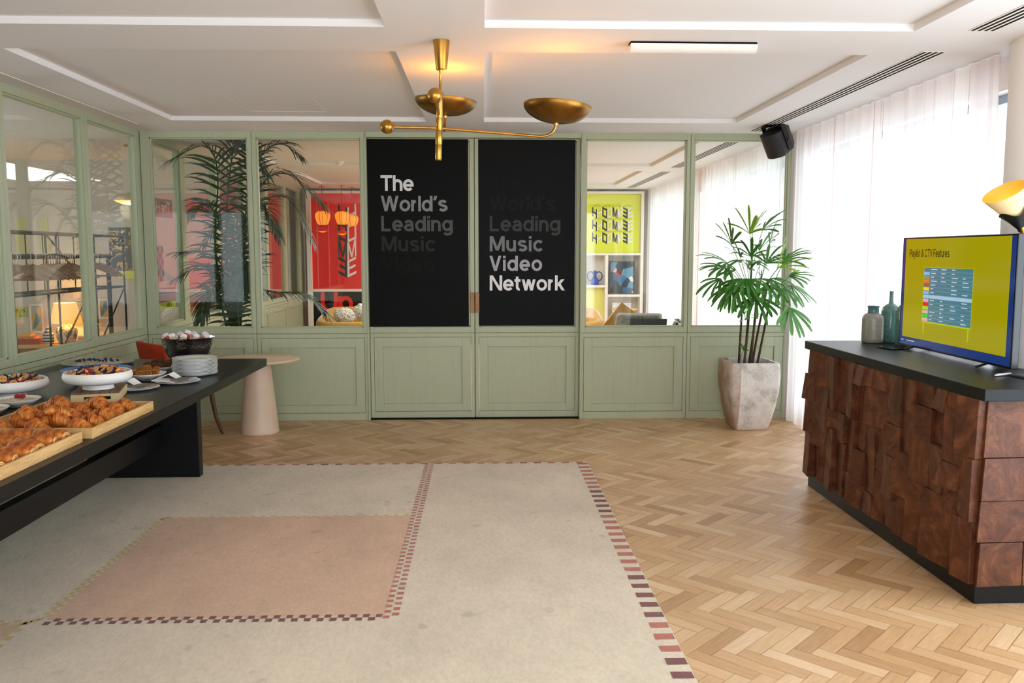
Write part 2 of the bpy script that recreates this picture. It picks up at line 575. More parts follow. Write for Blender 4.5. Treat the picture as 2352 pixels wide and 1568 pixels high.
# ---------------------------------------------------------------- lettering: strokes of one width, capitals 100 high
def _g():
    G = {}
    o = arc(35, 37, 26.5, 29.5, 0, 360, 20)
    G['T'] = (78, [[(1, 91.5), (77, 91.5)], [(39, 0), (39, 90)]])
    G['h'] = (62, [[(8.5, 0), (8.5, 100)], arc(31, 43, 22.5, 23.5, 180, 0) + [(53.5, 0)]])
    G['n'] = (62, [[(8.5, 0), (8.5, 74)], arc(31, 43, 22.5, 23.5, 180, 0) + [(53.5, 0)]])
    G['m'] = (96, [[(8.5, 0), (8.5, 74)], arc(28.5, 47, 20, 19.5, 180, 0) + [(48.5, 0)], arc(68.5, 47, 20, 19.5, 180, 0) + [(88.5, 0)]])
    G['u'] = (62, [[(53.5, 0), (53.5, 74)], [(8.5, 74)] + arc(31, 31, 22.5, 23.5, 180, 360)])
    G['r'] = (40, [[(8.5, 0), (8.5, 74)], arc(33, 36, 24.5, 30, 180, 95, 6)])
    G['e'] = (69, [arc(35, 37, 26.5, 29.5, 0, 318, 18), [(9, 36), (69.5, 36)]])
    G['o'] = (70, [o])
    G['c'] = (66, [arc(35, 37, 26.5, 29.5, 42, 318, 18)])
    G['d'] = (70, [arc(34, 37, 25.5, 29.5, 0, 360, 20), [(61.5, 0), (61.5, 100)]])
    G['b'] = (70, [arc(36, 37, 25.5, 29.5, 0, 360, 20), [(8.5, 0), (8.5, 100)]])
    G['p'] = (70, [arc(36, 37, 25.5, 29.5, 0, 360, 20), [(8.5, -27), (8.5, 74)]])
    G['g'] = (70, [arc(34, 38, 25.5, 28.5, 0, 360, 20), [(61.5, 74)] + [(61.5, 0)] + arc(36, 0, 25.5, 19.5, 0, -150, 10)])
    G['a'] = (64, [arc(31, 47, 22, 19.5, 160, 0, 9) + [(53, 0)], [(53, 43), (32, 40)] + arc(30, 24, 21.5, 16, 95, 330, 10) + [(53, 24)]])
    G['l'] = (17, [[(8.5, 0), (8.5, 100)]])
    G['i'] = (17, [[(8.5, 0), (8.5, 74)], [(8.5, 83.5), (8.5, 100)]])
    G['t'] = (42, [[(18, 92), (18, 24)] + arc(31, 22, 13, 14, 180, 285, 6), [(0, 66.5), (40, 66.5)]])
    G['s'] = (62, [arc(31, 52, 21, 14.5, 25, 180, 8) + [(11, 47), (22, 41), (40, 35)] + arc(32, 22, 22, 14.5, 40, -155, 9)])
    G['k'] = (62, [[(8.5, 0), (8.5, 100)], [(12, 28), (52, 74)], [(27, 44), (55, 0)]])
    G['v'] = (62, [[(9, 74), (31, 0), (53, 74)]])
    G['y'] = (62, [[(9, 74), (32, 2)], [(55, 74), (26, -10), (18, -19.5), (6, -19.5)]])
    G['w'] = (92, [[(9, 74), (27, 0), (46, 74), (65, 0), (83, 74)]])
    G['W'] = (116, [[(9, 100), (33, 0), (58, 100), (83, 0), (107, 100)]])
    G['V'] = (80, [[(10, 100), (40, 0), (70, 100)]])
    G['L'] = (62, [[(8.5, 100), (8.5, 8.5), (60, 8.5)]])
    G['M'] = (96, [[(8.5, 0), (8.5, 100)], [(87.5, 0), (87.5, 100)], [(12, 100), (48, 6), (84, 100)]])
    G['N'] = (82, [[(8.5, 0), (8.5, 100)], [(73.5, 0), (73.5, 100)], [(11, 100), (71, 0)]])
    G['P'] = (74, [[(8.5, 0), (8.5, 91.5), (42, 91.5)] + arc(42, 67, 25, 24.5, 80, -80, 10) + [(42, 42.5), (8.5, 42.5)]])
    G['C'] = (86, [arc(47, 50, 37, 42.5, 40, 320, 20)])
    G['F'] = (66, [[(8.5, 0), (8.5, 91.5), (66, 91.5)], [(8.5, 49), (60, 49)]])
    G['E'] = (68, [[(67, 8.5), (8.5, 8.5), (8.5, 91.5), (66, 91.5)], [(8.5, 50), (62, 50)]])
    G['H'] = (80, [[(8.5, 0), (8.5, 100)], [(71.5, 0), (71.5, 100)], [(8.5, 50), (71.5, 50)]])
    G['U'] = (80, [[(8.5, 100), (8.5, 36)] + arc(40, 36, 31.5, 28, 180, 360, 12) + [(71.5, 100)]])
    G['O'] = (92, [arc(46, 50, 37, 42.5, 0, 360, 24)])
    G['Q'] = (80, [[(8.5, 8.5), (8.5, 91.5), (71.5, 91.5), (71.5, 8.5), (8.5, 8.5)]])     # a square O for the posters
    G['9'] = (68, [arc(34, 66, 25, 25.5, 0, 360, 18), [(59, 66), (58, 40)] + arc(34, 30, 24, 21.5, 10, -150, 9)])
    G['0'] = (68, [arc(34, 50, 25, 42, 0, 360, 20)])
    G['&'] = (86, [[(80, 2), (24, 68)] + arc(37, 77, 15.5, 14.5, 200, -20, 8) + [(50, 66), (22, 46)] + arc(32, 27, 23, 19, 140, 300, 8) + [(58, 20), (72, 46)]])
    G["'"] = (24, [[(16, 100), (8, 72)]])
    G[' '] = (26, [])
    return G


GLYPH = _g()


def strokes_mesh(mb, polys, half, put, mat=0):
    """each stroke becomes a strip of one width; put(x, y) places a point of the drawing"""
    o_, ex, ey = Vector(put(0, 0)), Vector(put(1, 0)), Vector(put(0, 1))
    nv = (ex - o_).cross(ey - o_).normalized()
    put0, lift = put, [0]
    put = lambda x, y: tuple(Vector(put0(x, y)) + nv * (7e-5 * lift[0]))     # strokes that cross lie a hair apart
    for pl in polys:
        lift[0] += 1
        pl = [q for i, q in enumerate(pl) if i == 0 or abs(q[0] - pl[i - 1][0]) + abs(q[1] - pl[i - 1][1]) > 1e-6]
        n = len(pl)
        P = [Vector(p) for p in pl]
        if n <= 5 and all(abs(P[i + 1].x - P[i].x) > 1 and abs(P[i + 1].y - P[i].y) > 12 for i in range(n - 1)):
            for p, q in zip(P, P[1:]):              # slanted strokes are cut level with the line of writing
                h = half / max(0.35, abs((q - p).normalized().y))
                lift[0] += 0.5
                if p.y > q.y:
                    p, q = q, p
                mb.add([put(p.x - h, p.y), put(p.x + h, p.y), put(q.x + h, q.y), put(q.x - h, q.y)], [(0, 1, 2, 3)], mat)
            continue
        loop = n > 3 and abs(pl[0][0] - pl[-1][0]) < 1e-6 and abs(pl[0][1] - pl[-1][1]) < 1e-6
        vs = []
        for i in range(n):
            if loop and i in (0, n - 1):
                a, b = (P[1] - P[0]).normalized(), (P[n - 1] - P[n - 2]).normalized()
            else:
                a = (P[i] - P[i - 1]).normalized() if i > 0 else (P[1] - P[0]).normalized()
                b = (P[i + 1] - P[i]).normalized() if i < n - 1 else a
            na, nb = Vector((-a.y, a.x)), Vector((-b.y, b.x))
            m = na + nb
            if m.length < 0.3:
                m = na
            m.normalize()
            k = min(2.6, 1 / max(0.3, m.dot(na)))
            for sg in (1, -1):
                q = P[i] + m * half * k * sg
                vs.append(put(q.x, q.y))
        mb.add(vs, [(2 * i + 1, 2 * i + 3, 2 * i + 2, 2 * i) for i in range(n - 1)], mat)


def text_width(s, track):
    return sum(GLYPH[c][0] for c in s) + track * (len(s) - 1)


def letters(mb, s, put, cap, width=None, track=8.0, stroke=17.0, mat=0):
    """put(x, y): metres along the line and up from the baseline; width fits the line, by tracking and then by condensing"""
    k = cap / 100.0
    kx = 1.0
    if width:
        track = min(11.0, max(4.0, (width / k - text_width(s, 0)) / max(1, len(s) - 1)))
        kx = width / (text_width(s, track) * k)
    x = 0.0
    for c in s:
        w, polys = GLYPH[c]
        strokes_mesh(mb, polys, stroke / 2, lambda px, py, x=x: put((x + px) * k * kx, py * k), mat)
        x += w + track
    return mb


# ================================================================ the setting
ZC, ZR = 2.64, 2.676          # ceiling, coffer recess
XL, XR, YB, YF, YR = -3.08, 2.90, 7.86, 14.85, -3.2
XLL = -6.6                     # outer wall of the room beyond the left partition

m = MB().box(XLL - 0.1, YR - 0.1, -0.06, XR + 0.5, YF + 0.2, 0.0)
o = m.build('floor', 'floor', kind='structure')

# ceiling with sunk coffers
xs = [XLL - 0.1, -2.56, -0.47, 0.01, 2.13, XR + 0.5]
ys = [YR - 0.1, -1.25, 1.25, 1.8, 4.26, 4.76, 7.23, 8.35, 10.80, 11.42, 13.72, YF + 0.2]
hz = lambda i, j: ZR if (i in (1, 3) and j in (1, 3, 5, 7, 9)) else ZC
m = MB()
for i in range(len(xs) - 1):
    for j in range(len(ys) - 1):
        z = hz(i, j)
        m.add([(xs[i], ys[j], z), (xs[i], ys[j + 1], z), (xs[i + 1], ys[j + 1], z), (xs[i + 1], ys[j], z)], [(0, 1, 2, 3)])
        if i + 1 < len(xs) - 1 and hz(i + 1, j) != z:
            x = xs[i + 1]
            m.add([(x, ys[j], ZC), (x, ys[j + 1], ZC), (x, ys[j + 1], ZR), (x, ys[j], ZR)], [(0, 1, 2, 3)])
        if j + 1 < len(ys) - 1 and hz(i, j + 1) != z:
            y = ys[j + 1]
            m.add([(xs[i], y, ZC), (xs[i + 1], y, ZC), (xs[i + 1], y, ZR), (xs[i], y, ZR)], [(0, 1, 2, 3)])
m.box(XLL - 0.1, YR - 0.1, ZR + 0.1, XR + 0.5, YF + 0.2, ZR + 0.2)
# hatch joints in the coffer
m.box(-1.86, 6.30, ZR - 0.0015, -1.853, 6.98, ZR + 0.001).box(-1.25, 6.30, ZR - 0.0015, -1.243, 6.98, ZR + 0.001)
m.box(-1.86, 6.975, ZR - 0.0015, -1.243, 6.98, ZR + 0.001)
m.build('ceiling', 'ceil', kind='structure')
m = MB().box(-2.93, 2.0, ZC - 0.004, -2.915, 7.45, ZC + 0.002)
m.build('trim_1', 'white', kind='structure')

# green joinery: a bay is a glazed upper part over a framed and sunk lower panel
G0, G1, ZT = 0.868, 2.585, ZC


def joinery(mb, P, u0, u1, ug0, ug1, zb=0.0, zt=ZT, gz=(G0, G1), dep=0.07, skirt=True):
    """P(u, w, z): along, into the wall, up"""
    def bx(a0, w0, z0, a1, w1, z1, mat=0):
        q = [(a0, w0), (a1, w0), (a1, w1), (a0, w1)]
        mb.hexa([P(u, w, z0) for u, w in q], [P(u, w, z1) for u, w in q], mat)
    g = 0.0018
    # upper frame
    bx(u0 + g, 0, 0.815, ug0, dep, zt)
    bx(ug1, 0, 0.815, u1 - g, dep, zt)
    bx(ug0, 0, gz[1], ug1, dep, zt)
    bx(ug0, 0, 0.815, ug1, dep, gz[0])
    # a small glazing bead
    b = 0.012
    for a0, z0, a1, z1 in ((ug0, gz[0], ug0 + b, gz[1]), (ug1 - b, gz[0], ug1, gz[1]), (ug0, gz[0], ug1, gz[0] + b), (ug0, gz[1] - b, ug1, gz[1])):
        bx(a0, 0.014, z0, a1, dep - 0.014, z1)
    # lower part: outer frame, hairline, shaker frame, sunk panel
    zA, zB, i1, i2 = zb, 0.811, 0.034, 0.118
    zo0, zo1 = zb + (0.068 if skirt else 0.058), 0.774
    bx(u0 + g, 0, zA, u0 + i1, dep, zB)
    bx(u1 - i1, 0, zA, u1 - g, dep, zB)
    bx(u0 + i1, 0, zA, u1 - i1, dep, zo0)
    bx(u0 + i1, 0, zo1, u1 - i1, dep, zB)
    h = 0.003
    c0, c1, d0, d1 = u0 + i1 + h, u1 - i1 - h, zo0 + h, zo1 - h
    e0, e1, f0, f1 = u0 + i2, u1 - i2, zo0 + 0.075, zo1 - 0.09
    bx(c0, 0.0015, d0, e0, dep, d1)
    bx(e1, 0.0015, d0, c1, dep, d1)
    bx(e0, 0.0015, d0, e1, dep, f0)
    bx(e0, 0.0015, f1, e1, dep, d1)
    bx(e0, 0.016, f0, e1, dep - 0.012, f1)
    bx(u0, 0.012, zA + 0.01, u1, dep - 0.02, zo0)          # dark backing behind the hairlines
    bx(u0 + 0.002, 0.02, 0.70, u1 - 0.002, dep - 0.02, 0.84)


def pane(name, P, a0, a1, z0, z1, w=0.033):
    mb = MB()
    q = [(a0, w), (a1, w), (a1, w + 0.006), (a0, w + 0.006)]
    mb.hexa([P(u, ww, z0) for u, ww in q], [P(u, ww, z1) for u, ww in q])
    return mb.build(name, 'glass', kind='structure')


PB = lambda u, w, z: (u, YB + w, z)
m = MB()
joinery(m, PB, -3.075, -2.086, -2.995, -2.125)
joinery(m, PB, -2.086, -1.066, -2.047, -1.110)
joinery(m, PB, 0.900, 1.906, 0.944, 1.871)
joinery(m, PB, 1.906, 2.855, 1.941, 2.812)
m.box(-1.072, YB - 0.012, 0, -1.058, YB + 0.13, 2.60)          # door jambs and head
m.box(0.898, YB - 0.012, 0, 0.912, YB + 0.13, 2.60)
m.box(-1.064, YB, 2.596, 0.8985, YB + 0.13, ZC)
m.build('wall_back', 'green', kind='structure', bevel=0.0015, seg=1)
for k, (a, b) in enumerate(((-2.995, -2.125), (-2.047, -1.110), (0.944, 1.871), (1.941, 2.812))):
    pane('window_%d' % (k + 1), PB, a, b, G0, G1)

MB().box(-1.058, YB + 0.02, 0, 0.898, YB + 0.13, 0.011).build('trim_4', 'slot', kind='structure')
# the two sliding doors, set back in the opening
PD = lambda u, w, z: (u, YB + 0.055 + w, z)
door_x = ((-1.056, -0.082, -1.022, -0.122), (-0.078, 0.896, -0.036, 0.862))
for k, (a, b, ga, gb) in enumerate(door_x):
    d = structure('door_%d' % (k + 1))
    mb = MB()
    joinery(mb, PD, a, b, ga, gb, 0.012, 2.594, (G0, 2.575), 0.045, False)
    if k == 0:
        mb.box(-0.10, YB + 0.102, 0.012, -0.06, YB + 0.115, 2.594)
    mb.build('door_leaf', 'green', d, bevel=0.0015, seg=1, kind='structure')
    p = pane('door_glass', PD, ga, gb, G0, 2.575, 0.026)
    p.parent = d
    hx = b - 0.022 if k == 0 else a + 0.022
    z0 = at(1080, 717, YB + 0.05).z
    z1 = at(1080, 672, YB + 0.05).z
    hb = MB().box(hx - 0.018, YB + 0.015, z0, hx + 0.018, YB + 0.0545, z1)
    hb.build('door_handle', 'handle', d, bevel=0.003, kind='structure', label='oak block pull handle')

# left partition, this room and on through the next
PL = lambda u, w, z: (XL - w, u, z)
m = MB()
seam = [-3.2, -2.57, -1.40, -0.22, 0.955, 2.13, 3.30, 4.465, 5.64, 6.815, 7.86]
wn = 5
for a, b in zip(seam, seam[1:]):
    g1 = b - 0.045 if b < 7.8 else 7.79
    joinery(m, PL, a, b, a + 0.045, g1)
    if b > 4.4:
        pane('window_%d' % wn, PL, a + 0.045, g1, G0, G1)
        wn += 1
seam2 = [7.935, 8.97, 10.12, 11.25, 12.36, 13.5, 14.6]
for a, b in zip(seam2, seam2[1:]):
    joinery(m, PL, a, b, a + 0.05, b - 0.10)
    pane('window_%d' % wn, PL, a + 0.05, b - 0.10, G0, G1)
    wn += 1
m.box(XL - 0.07, 7.86, 0, XL + 0.0, 7.935, ZC)
m.build('wall_left', 'green', kind='structure', bevel=0.0015, seg=1)

# outer walls
MB().box(XLL - 0.1, YF, 0, XR + 0.3, YF + 0.12, ZR + 0.1).build('wall_far', 'wallwarm', kind='structure')
MB().box(XLL - 0.1, YR - 0.12, 0, -2.5, YR, ZR + 0.1).box(2.5, YR - 0.12, 0, XR + 0.3, YR, ZR + 0.1).box(-2.5, YR - 0.12, 0, 2.5, YR, 0.1).box(-2.5, YR - 0.12, 2.45, 2.5, YR, ZR + 0.1).build('wall_front', 'wallgrey', kind='structure')
MB().box(XLL - 0.1, YR, 0, XLL, 5.0, ZR + 0.1).box(XLL - 0.1, 7.4, 0, XLL, YF, ZR + 0.1).box(XLL - 0.1, 5.0, 0, XLL, 7.4, 0.9).box(XLL - 0.1, 5.0, 2.1, XLL, 7.4, ZR + 0.1).build('wall_outer', 'wallgrey', kind='structure')  # the opening is made up to let the left-room fill lamp through
MB().box(XLL, 10.3, 0, XL - 0.075, 10.38, ZR + 0.02).build('wall_inner', 'wallgrey', kind='structure')
# window side: piers, lintel, kerb
m = MB()
ops = [(-2.6, -0.2), (0.3, 3.9), (4.62, 7.72), (8.02, 11.1), (11.3, 14.5)]
edges = [YR] + [v for ab in ops for v in ab] + [YF]
for a, b in zip(edges[0::2], edges[1::2]):
    m.box(XR, a, 0, XR + 0.3, b, ZR + 0.1)
for a, b in ops:
    m.box(XR + 0.06, a, 2.47, XR + 0.3, b, ZR + 0.1)
    m.box(XR + 0.06, a, -0.02, XR + 0.3, b, 0.05)
# an unseen slab added outside to shade the heads of the windows
MB().box(XR + 0.301, YR, 2.66, XR + 1.9, YF, 2.86).build('shade_slab', 'wallwarm', kind='structure')
m.lathe([(0.30, 0), (0.30, ZC + 0.03)], 56, (3.03, 4.35, 0))
m.build('wall_right', 'offwhite', kind='structure', smooth=40)
for k, (a, b) in enumerate(ops):
    st = structure('window_%d' % (wn + k))
    fb = MB()
    nn = max(2, int(round((b - a) / 1.05)))
    for q in range(nn + 1):
        y = a + 0.03 + (b - a - 0.06) * q / nn
        fb.box(XR + 0.14, y - 0.028, 0.05, XR + 0.21, y + 0.028, 2.47)
    fb.box(XR + 0.14, a, 0.05, XR + 0.21, b, 0.10).box(XR + 0.14, a, 2.42, XR + 0.21, b, 2.47)
    fb.build('window_frame', 'frame_blue', st, bevel=0.004, kind='structure')
    MB().box(XR + 0.172, a, 0.10, XR + 0.178, b, 2.42).build('window_glass', 'clearglass', st, kind='structure')
# grey-blue post where the partition meets the window wall
MB().box(2.858, 7.84, 0.0, 2.90, 7.92, ZC).build('trim_2', 'frame_blue', kind='structure', bevel=0.004)


# ---------------------------------------------------------------- curtains
def curtain(name, y0, y1, x, label, mat='curtain', amp=0.022, wl=0.17, seed=0, lean=0.0, zt=2.635, zb=0.015, x1=None):
    rnd = random.Random(seed)
    n = max(12, int((y1 - y0) / wl * 14))
    ph, ys_, xs_, us = 0.0, [], [], []
    lw = wl
    for k in range(n + 1):
        f = k / n
        ys_.append(y0 + (y1 - y0) * f)
        lw += rnd.uniform(-0.006, 0.006)
        lw = min(max(lw, wl * 0.7), wl * 1.5)
        ph += 2 * pi * (y1 - y0) / n / lw
        xs_.append(amp * (sin(ph) + 0.35 * sin(2.3 * ph + seed)))
        us.append((y1 - y0) * f * 1.25 + seed * 3.1)
    mb = MB()
    mb.uv = []
    rows = 9
    for r in range(rows):
        t = r / (rows - 1)
        z = zt + (zb - zt) * t
        for k in range(n + 1):
            kf = 0.55 + 0.6 * t
            mb.v.append((x + xs_[k] * kf, ys_[k] + lean * t, z))
            mb.uv.append((us[k], t))
    for r in range(rows - 1):
        for k in range(n):
            a = r * (n + 1) + k
            mb.f.append((a, a + 1, a + n + 2, a + n + 1))
            mb.m.append(0)
    o = mb.build(name, mat, smooth=180)
    return tag(o, label, 'curtain', 'sheer curtains along the windows')


CX = 2.825
curtain('curtain', 6.06, 7.77, CX, 'sheer white curtain behind the potted plant, beside the green partition', seed=1)
curtain('curtain', 4.98, 6.03, CX, 'sheer white curtain behind the television and the vases', seed=2)
curtain('curtain', 4.69, 4.96, CX + 0.01, 'narrow gathered pinkish curtain edge beside the white pier', 'curtain2', 0.014, 0.10, seed=3)
curtain('curtain', 7.96, 9.55, CX, 'sheer curtain just beyond the right end of the green partition', seed=4)
curtain('curtain', 9.57, 11.9, CX, 'sheer curtain in the far room behind the bouclé armchair', seed=5)
curtain('curtain', 11.93, 14.7, CX, 'farthest sheer curtain, next to the yellow poster', seed=6)


# ================================================================ ceiling things
def ceiling_vent(x0, x1, y0, y1, label):
    t = thing('air_vent', label, 'vent', ((x0 + x1) / 2, (y0 + y1) / 2, ZC), group='slot air vents in the ceiling')
    hx, hy = (x1 - x0) / 2, (y1 - y0) / 2
    MB().box(-hx, -hy, -0.003, hx, hy, 0.003).build('vent_frame', 'white', t)
    for k in range(4):
        c = -hx + (x1 - x0) * (k + 0.5) / 4
        MB().box(c - 0.0075, -hy + 0.01, -0.0042, c + 0.0075, hy - 0.01, -0.0028).build('slot', 'slot', t)
    return t


ceiling_vent(2.385, 2.515, 4.66, 7.68, 'long four-slot ceiling air vent above the bar and the potted plant')
ceiling_vent(2.385, 2.515, 1.2, 4.23, 'four-slot ceiling air vent cut off by the top right of the photo')
ceiling_vent(2.385, 2.515, 8.02, 10.9, 'four-slot ceiling air vent just beyond the green partition')
ceiling_vent(2.385, 2.515, 11.45, 14.2, 'four-slot ceiling air vent nearest the yellow poster')

t = thing('ceiling_light', 'slim white batten light on the ceiling, switched off', 'light', (1.095, 4.53, ZC))
MB().box(-0.33, -0.035, -0.012, 0.33, 0.035, 0).build('mounting_track', 'slot', t, label='black mounting track')
b = MB()
b.loops([[(x, 0.045 * cos(a), -0.012 - 0.04 * max(0, sin(a))) for a in [pi * k / 12 for k in range(13)]] for x in (-0.33, 0.33)])
b.build('diffuser', 'white', t, smooth=40)
t = thing('smoke_detector', 'white smoke detector on the ceiling of the far room', 'detector', (-1.76, 10.65, ZR))
MB().lathe([(0.055, 0), (0.055, -0.022), (0.045, -0.03), (0.02, -0.03)], 24).build('detector_base', 'white', t, smooth=35)
MB().lathe([(0.034, -0.03), (0.034, -0.045), (0.02, -0.058), (0.001, -0.06)], 24).build('sensor_head', 'white', t, smooth=35)

# ---------------------------------------------------------------- brass chandelier
CH = Vector((-0.212, 4.52, ZC))
t = thing('chandelier', 'two-armed aged brass chandelier with uplight bowls and counterweight balls', 'chandelier', CH)
MB().lathe([(0.043, 0), (0.043, -0.004), (0.028, -0.142), (0.0265, -0.146), (0.006, -0.147)], 28).build('ceiling_canopy', 'brass', t, smooth=40)
MB().lathe([(0.009, -0.14), (0.009, -0.158), (0.0065, -0.162), (0.0065, -0.245), (0.009, -0.25), (0.009, -0.262)], 16).build('drop_rod', 'brass', t, smooth=40, rot=(0, 0.035, 0))
zs = [-0.262, -0.265, -0.275, -0.278, -0.39, -0.392, -0.4, -0.40, -0.455, -0.457, -0.463, -0.463, -0.52, -0.522, -0.528, -0.528, -0.602, -0.606]
prof = [(0.010, -0.258), (0.017, -0.26), (0.017, -0.385), (0.016, -0.387), (0.016, -0.391), (0.0175, -0.393), (0.0175, -0.448), (0.0165, -0.45), (0.0165, -0.453), (0.0175, -0.455),
        (0.0175, -0.522), (0.0165, -0.524), (0.0165, -0.527), (0.017, -0.529), (0.017, -0.6), (0.014, -0.606), (0.001, -0.606)]
MB().lathe(prof, 28).build('stem', 'brass', t, smooth=35, rot=(0, 0.035, 0))


def uplight_arm(t, ball, end, hub, bowl_bottom, bowl_r, tilt):
    """positions relative to the ceiling point"""
    ball, end, hub, bb = Vector(ball), Vector(end), Vector(hub), Vector(bowl_bottom)
    d = (end - hub).normalized()
    path = [hub + (ball - hub) * k / 4 for k in range(4, 0, -1)] + [hub]
    path += [hub + (end - hub) * k / 5 for k in range(1, 6)]
    r = bb - end
    cpts = []
    for k in range(1, 9):
        a = k / 8
        cpts.append(end * (1 - a) ** 2 + (end + Vector((r.x, r.y, 0)) * 0.95) * 2 * a * (1 - a) + bb * a * a)
    MB().tube(path + cpts, 0.0075, 12).build('arm', 'brass', t, smooth=60)
    MB().sphere(ball, 0.0355, 28, 18).build('counterweight_ball', 'brass', t, smooth=180)
    prof = []
    R, h = bowl_r, bowl_r * 0.50
    for k in range(15):
        a = k / 14 * pi / 2
        prof.append((max(0.001, R * sin(a)), h * (1 - cos(a)) ** 1.0))
    inner = [(q[0] * 0.975, q[1] + 0.004) for q in reversed(prof)]
    b = MB().lathe(prof + [(R * 1.0, h + 0.002), (R * 0.98, h + 0.002)] + inner, 48, cap0=True, cap1=True)
    bo = b.build('uplight_bowl', 'brass_dark', t, smooth=50, loc=bb, rot=tilt)
    MB().lathe([(0.012, -0.012), (0.014, 0.004), (0.014, 0.05), (0.002, 0.052)], 16).build('lamp_holder', 'brass', bo, smooth=40)
    MB().sphere((0, 0, 0.075), 0.024, 16, 10, sc=(1, 1, 1.2)).build('bulb', glow('bulb_glow', (255, 190, 90), 12), bo, smooth=180)
    lt = bpy.data.lights.new('bulb_light', 'POINT')
    lt.energy, lt.color, lt.shadow_soft_size = 7.0, (1.0, 0.37, 0.045), 0.025
    lo = bpy.data.objects.new('bulb_light', lt)
    COL.objects.link(lo)
    lo.parent = bo
    lo.location = (0, 0, 0.092)


c2 = lambda px, py, Y: at(px, py, Y) - CH
b1 = c2(1022, 266, 5.16)
e1 = c2(1019, 300, 5.10)
uplight_arm(t, c2(999, 219, 4.05), (b1.x - 0.002, b1.y - 0.06, e1.z), c2(1008, 262, 4.52), b1, 0.182, (radians(2), radians(4), 0))
b2 = c2(1277, 283, 4.66)
e2 = c2(1240, 313, 4.66)
uplight_arm(t, c2(889, 291, 4.42), e2, c2(1007, 294, 4.52), b2, 0.184, (radians(-1), radians(5), 0))

# ---------------------------------------------------------------- loudspeaker on its bracket
sp = at(1786, 324, 7.35)
t = thing('loudspeaker', 'black loudspeaker on a ceiling bracket above the potted plant', 'speaker', (sp.x, sp.y, ZC))
dz = sp.z - ZC
Rm = Matrix.Translation((0, 0, dz)) @ Euler((radians(0), radians(0), radians(-58)), 'XYZ').to_matrix().to_4x4() @ Euler((radians(32), 0, 0), 'XYZ').to_matrix().to_4x4()
# local: front is -y, cabinet narrows to the back
hw, hh = 0.095, 0.105


def ring(y, w, h):
    return [(-w, y, -h), (w, y, -h), (w, y, h), (-w, y, h)]


b = MB()
b.X = Rm
b.loops([ring(-0.075, hw, hh), ring(0.05, hw, hh), ring(0.125, 0.062, 0.085)])
b.build('cabinet', 'plasticgrey', t, bevel=0.008)
b = MB()
b.X = Rm
n = 8
pr = [(-hw + 2 * hw * k / n, -0.078 - 0.045 * (1 - ((k - n / 2) / (n / 2)) ** 2) ** 0.8) for k in range(n + 1)]
b.prism(pr + [(hw, -0.07), (-hw, -0.07)], -hh, hh)
gr = NT('speaker_grille')
dots = gr.n('TexVoronoi')
gr.put(dots.inputs['Vector'], gr.mapped())
dots.inputs['Scale'].default_value = 170
gr.bsdf(gr.ramp(dots.outputs[0], [(0.25, lin((6, 6, 7))), (0.5, lin((34, 34, 36)))]), 0.6)
b.build('grille', gr.m, t, smooth=40)
b = MB()
b.X = Rm
for s_ in (-1, 1):
    b.box(s_ * 0.102 - 0.004, -0.02, -0.08, s_ * 0.102 + 0.004, 0.028, 0.145)
b.box(-0.106, -0.02, 0.14, 0.106, 0.028, 0.148)
b.build('bracket', 'blackmetal', t, bevel=0.002)
for s_ in (-1, 1):
    b = MB()
    b.X = Rm
    b.tube([(s_ * 0.09, 0.004, 0.0), (s_ * 0.118, 0.004, 0.0)], 0.014, 14)
    b.build('bracket_knob', 'plasticgrey', t, smooth=40)
top = Rm @ Vector((0, 0.004, 0.146))
MB().box(-0.06 + top.x, -0.04 + top.y, -0.008, 0.06 + top.x, 0.04 + top.y, 0).tube([(top.x, top.y, 0), tuple(top)], 0.014, 12).build('ceiling_mount', 'blackmetal', t, smooth=40)


# ================================================================ door posters
def poster_put(x0, y, z0):
    return lambda a, b: (x0 + a, y, z0 + b)


shades = [(228, 227, 229), (142, 142, 144), (90, 91, 91), (48, 48, 48), (17, 23, 19), (13, 14, 13)]
shades2 = [(21, 21, 21), (28, 29, 32), (68, 69, 70), (128, 130, 133), (176, 176, 182), (238, 238, 240)]
words = ['The', "World's", 'Leading', 'Music', 'Video', 'Network']
YD = YB + 0.0525
for k, (px0, px1, py0, py1, sh, lab, geo) in enumerate((
        (849, 1075, 320, 750, shades, "black door poster with 'The' brightest and 'Network' faded away", [(874, 950, 438), (875, 1028, 485), (876, 1040, 531), (877, 1001, 577), (877, 998, 622), (878, 1050, 668)]),
        (1100, 1322, 321, 748, shades2, "black door poster with 'Network' brightest and 'The' faded away", [(1124, 1199, 438), (1124, 1276, 484), (1125, 1287, 531), (1125, 1248, 577), (1124, 1245, 622), (1125, 1296, 667)]))):
    a, b_ = at(px0, py1, YD), at(px1, py0, YD)
    t = thing('door_poster', lab, 'poster', (a.x, YD, a.z), group='black door posters')
    MB().box(0, -0.001, 0, b_.x - a.x, 0.0015, b_.z - a.z).build('poster_sheet', 'black' if k == 0 else plain('black_vinyl_grey', (14, 14, 14), 0.5, 0, 0.1), t)
    for wd, c, (wx0, wx1, by) in zip(words, sh, geo):
        q, q1 = at(wx0, by, YD), at(wx1, by, YD)
        lb = MB()
        letters(lb, wd, poster_put(q.x - a.x, -0.0016, q.z - a.z), 34.5 * YD / FPX, q1.x - q.x, stroke=17.5)
        lb.build('lettering', plain('letter_' + wd + str(k), c, 0.6, 0, 0.1), t, label='word ' + wd.replace("'", ''))



# ================================================================ rug
t = thing('rug', 'large cream rug with checked borders and a dusty pink rectangle', 'rug', (0, 0, 0))
RZ = 0.014
mats = ['rug', 'rug_pink', 'rug_terra', 'rug_burg', 'rug_rose', 'rug_yel']
m = MB().box(-3.0, 0.6, 0.001, 0.768, 6.15, RZ)
rr = random.Random(5)


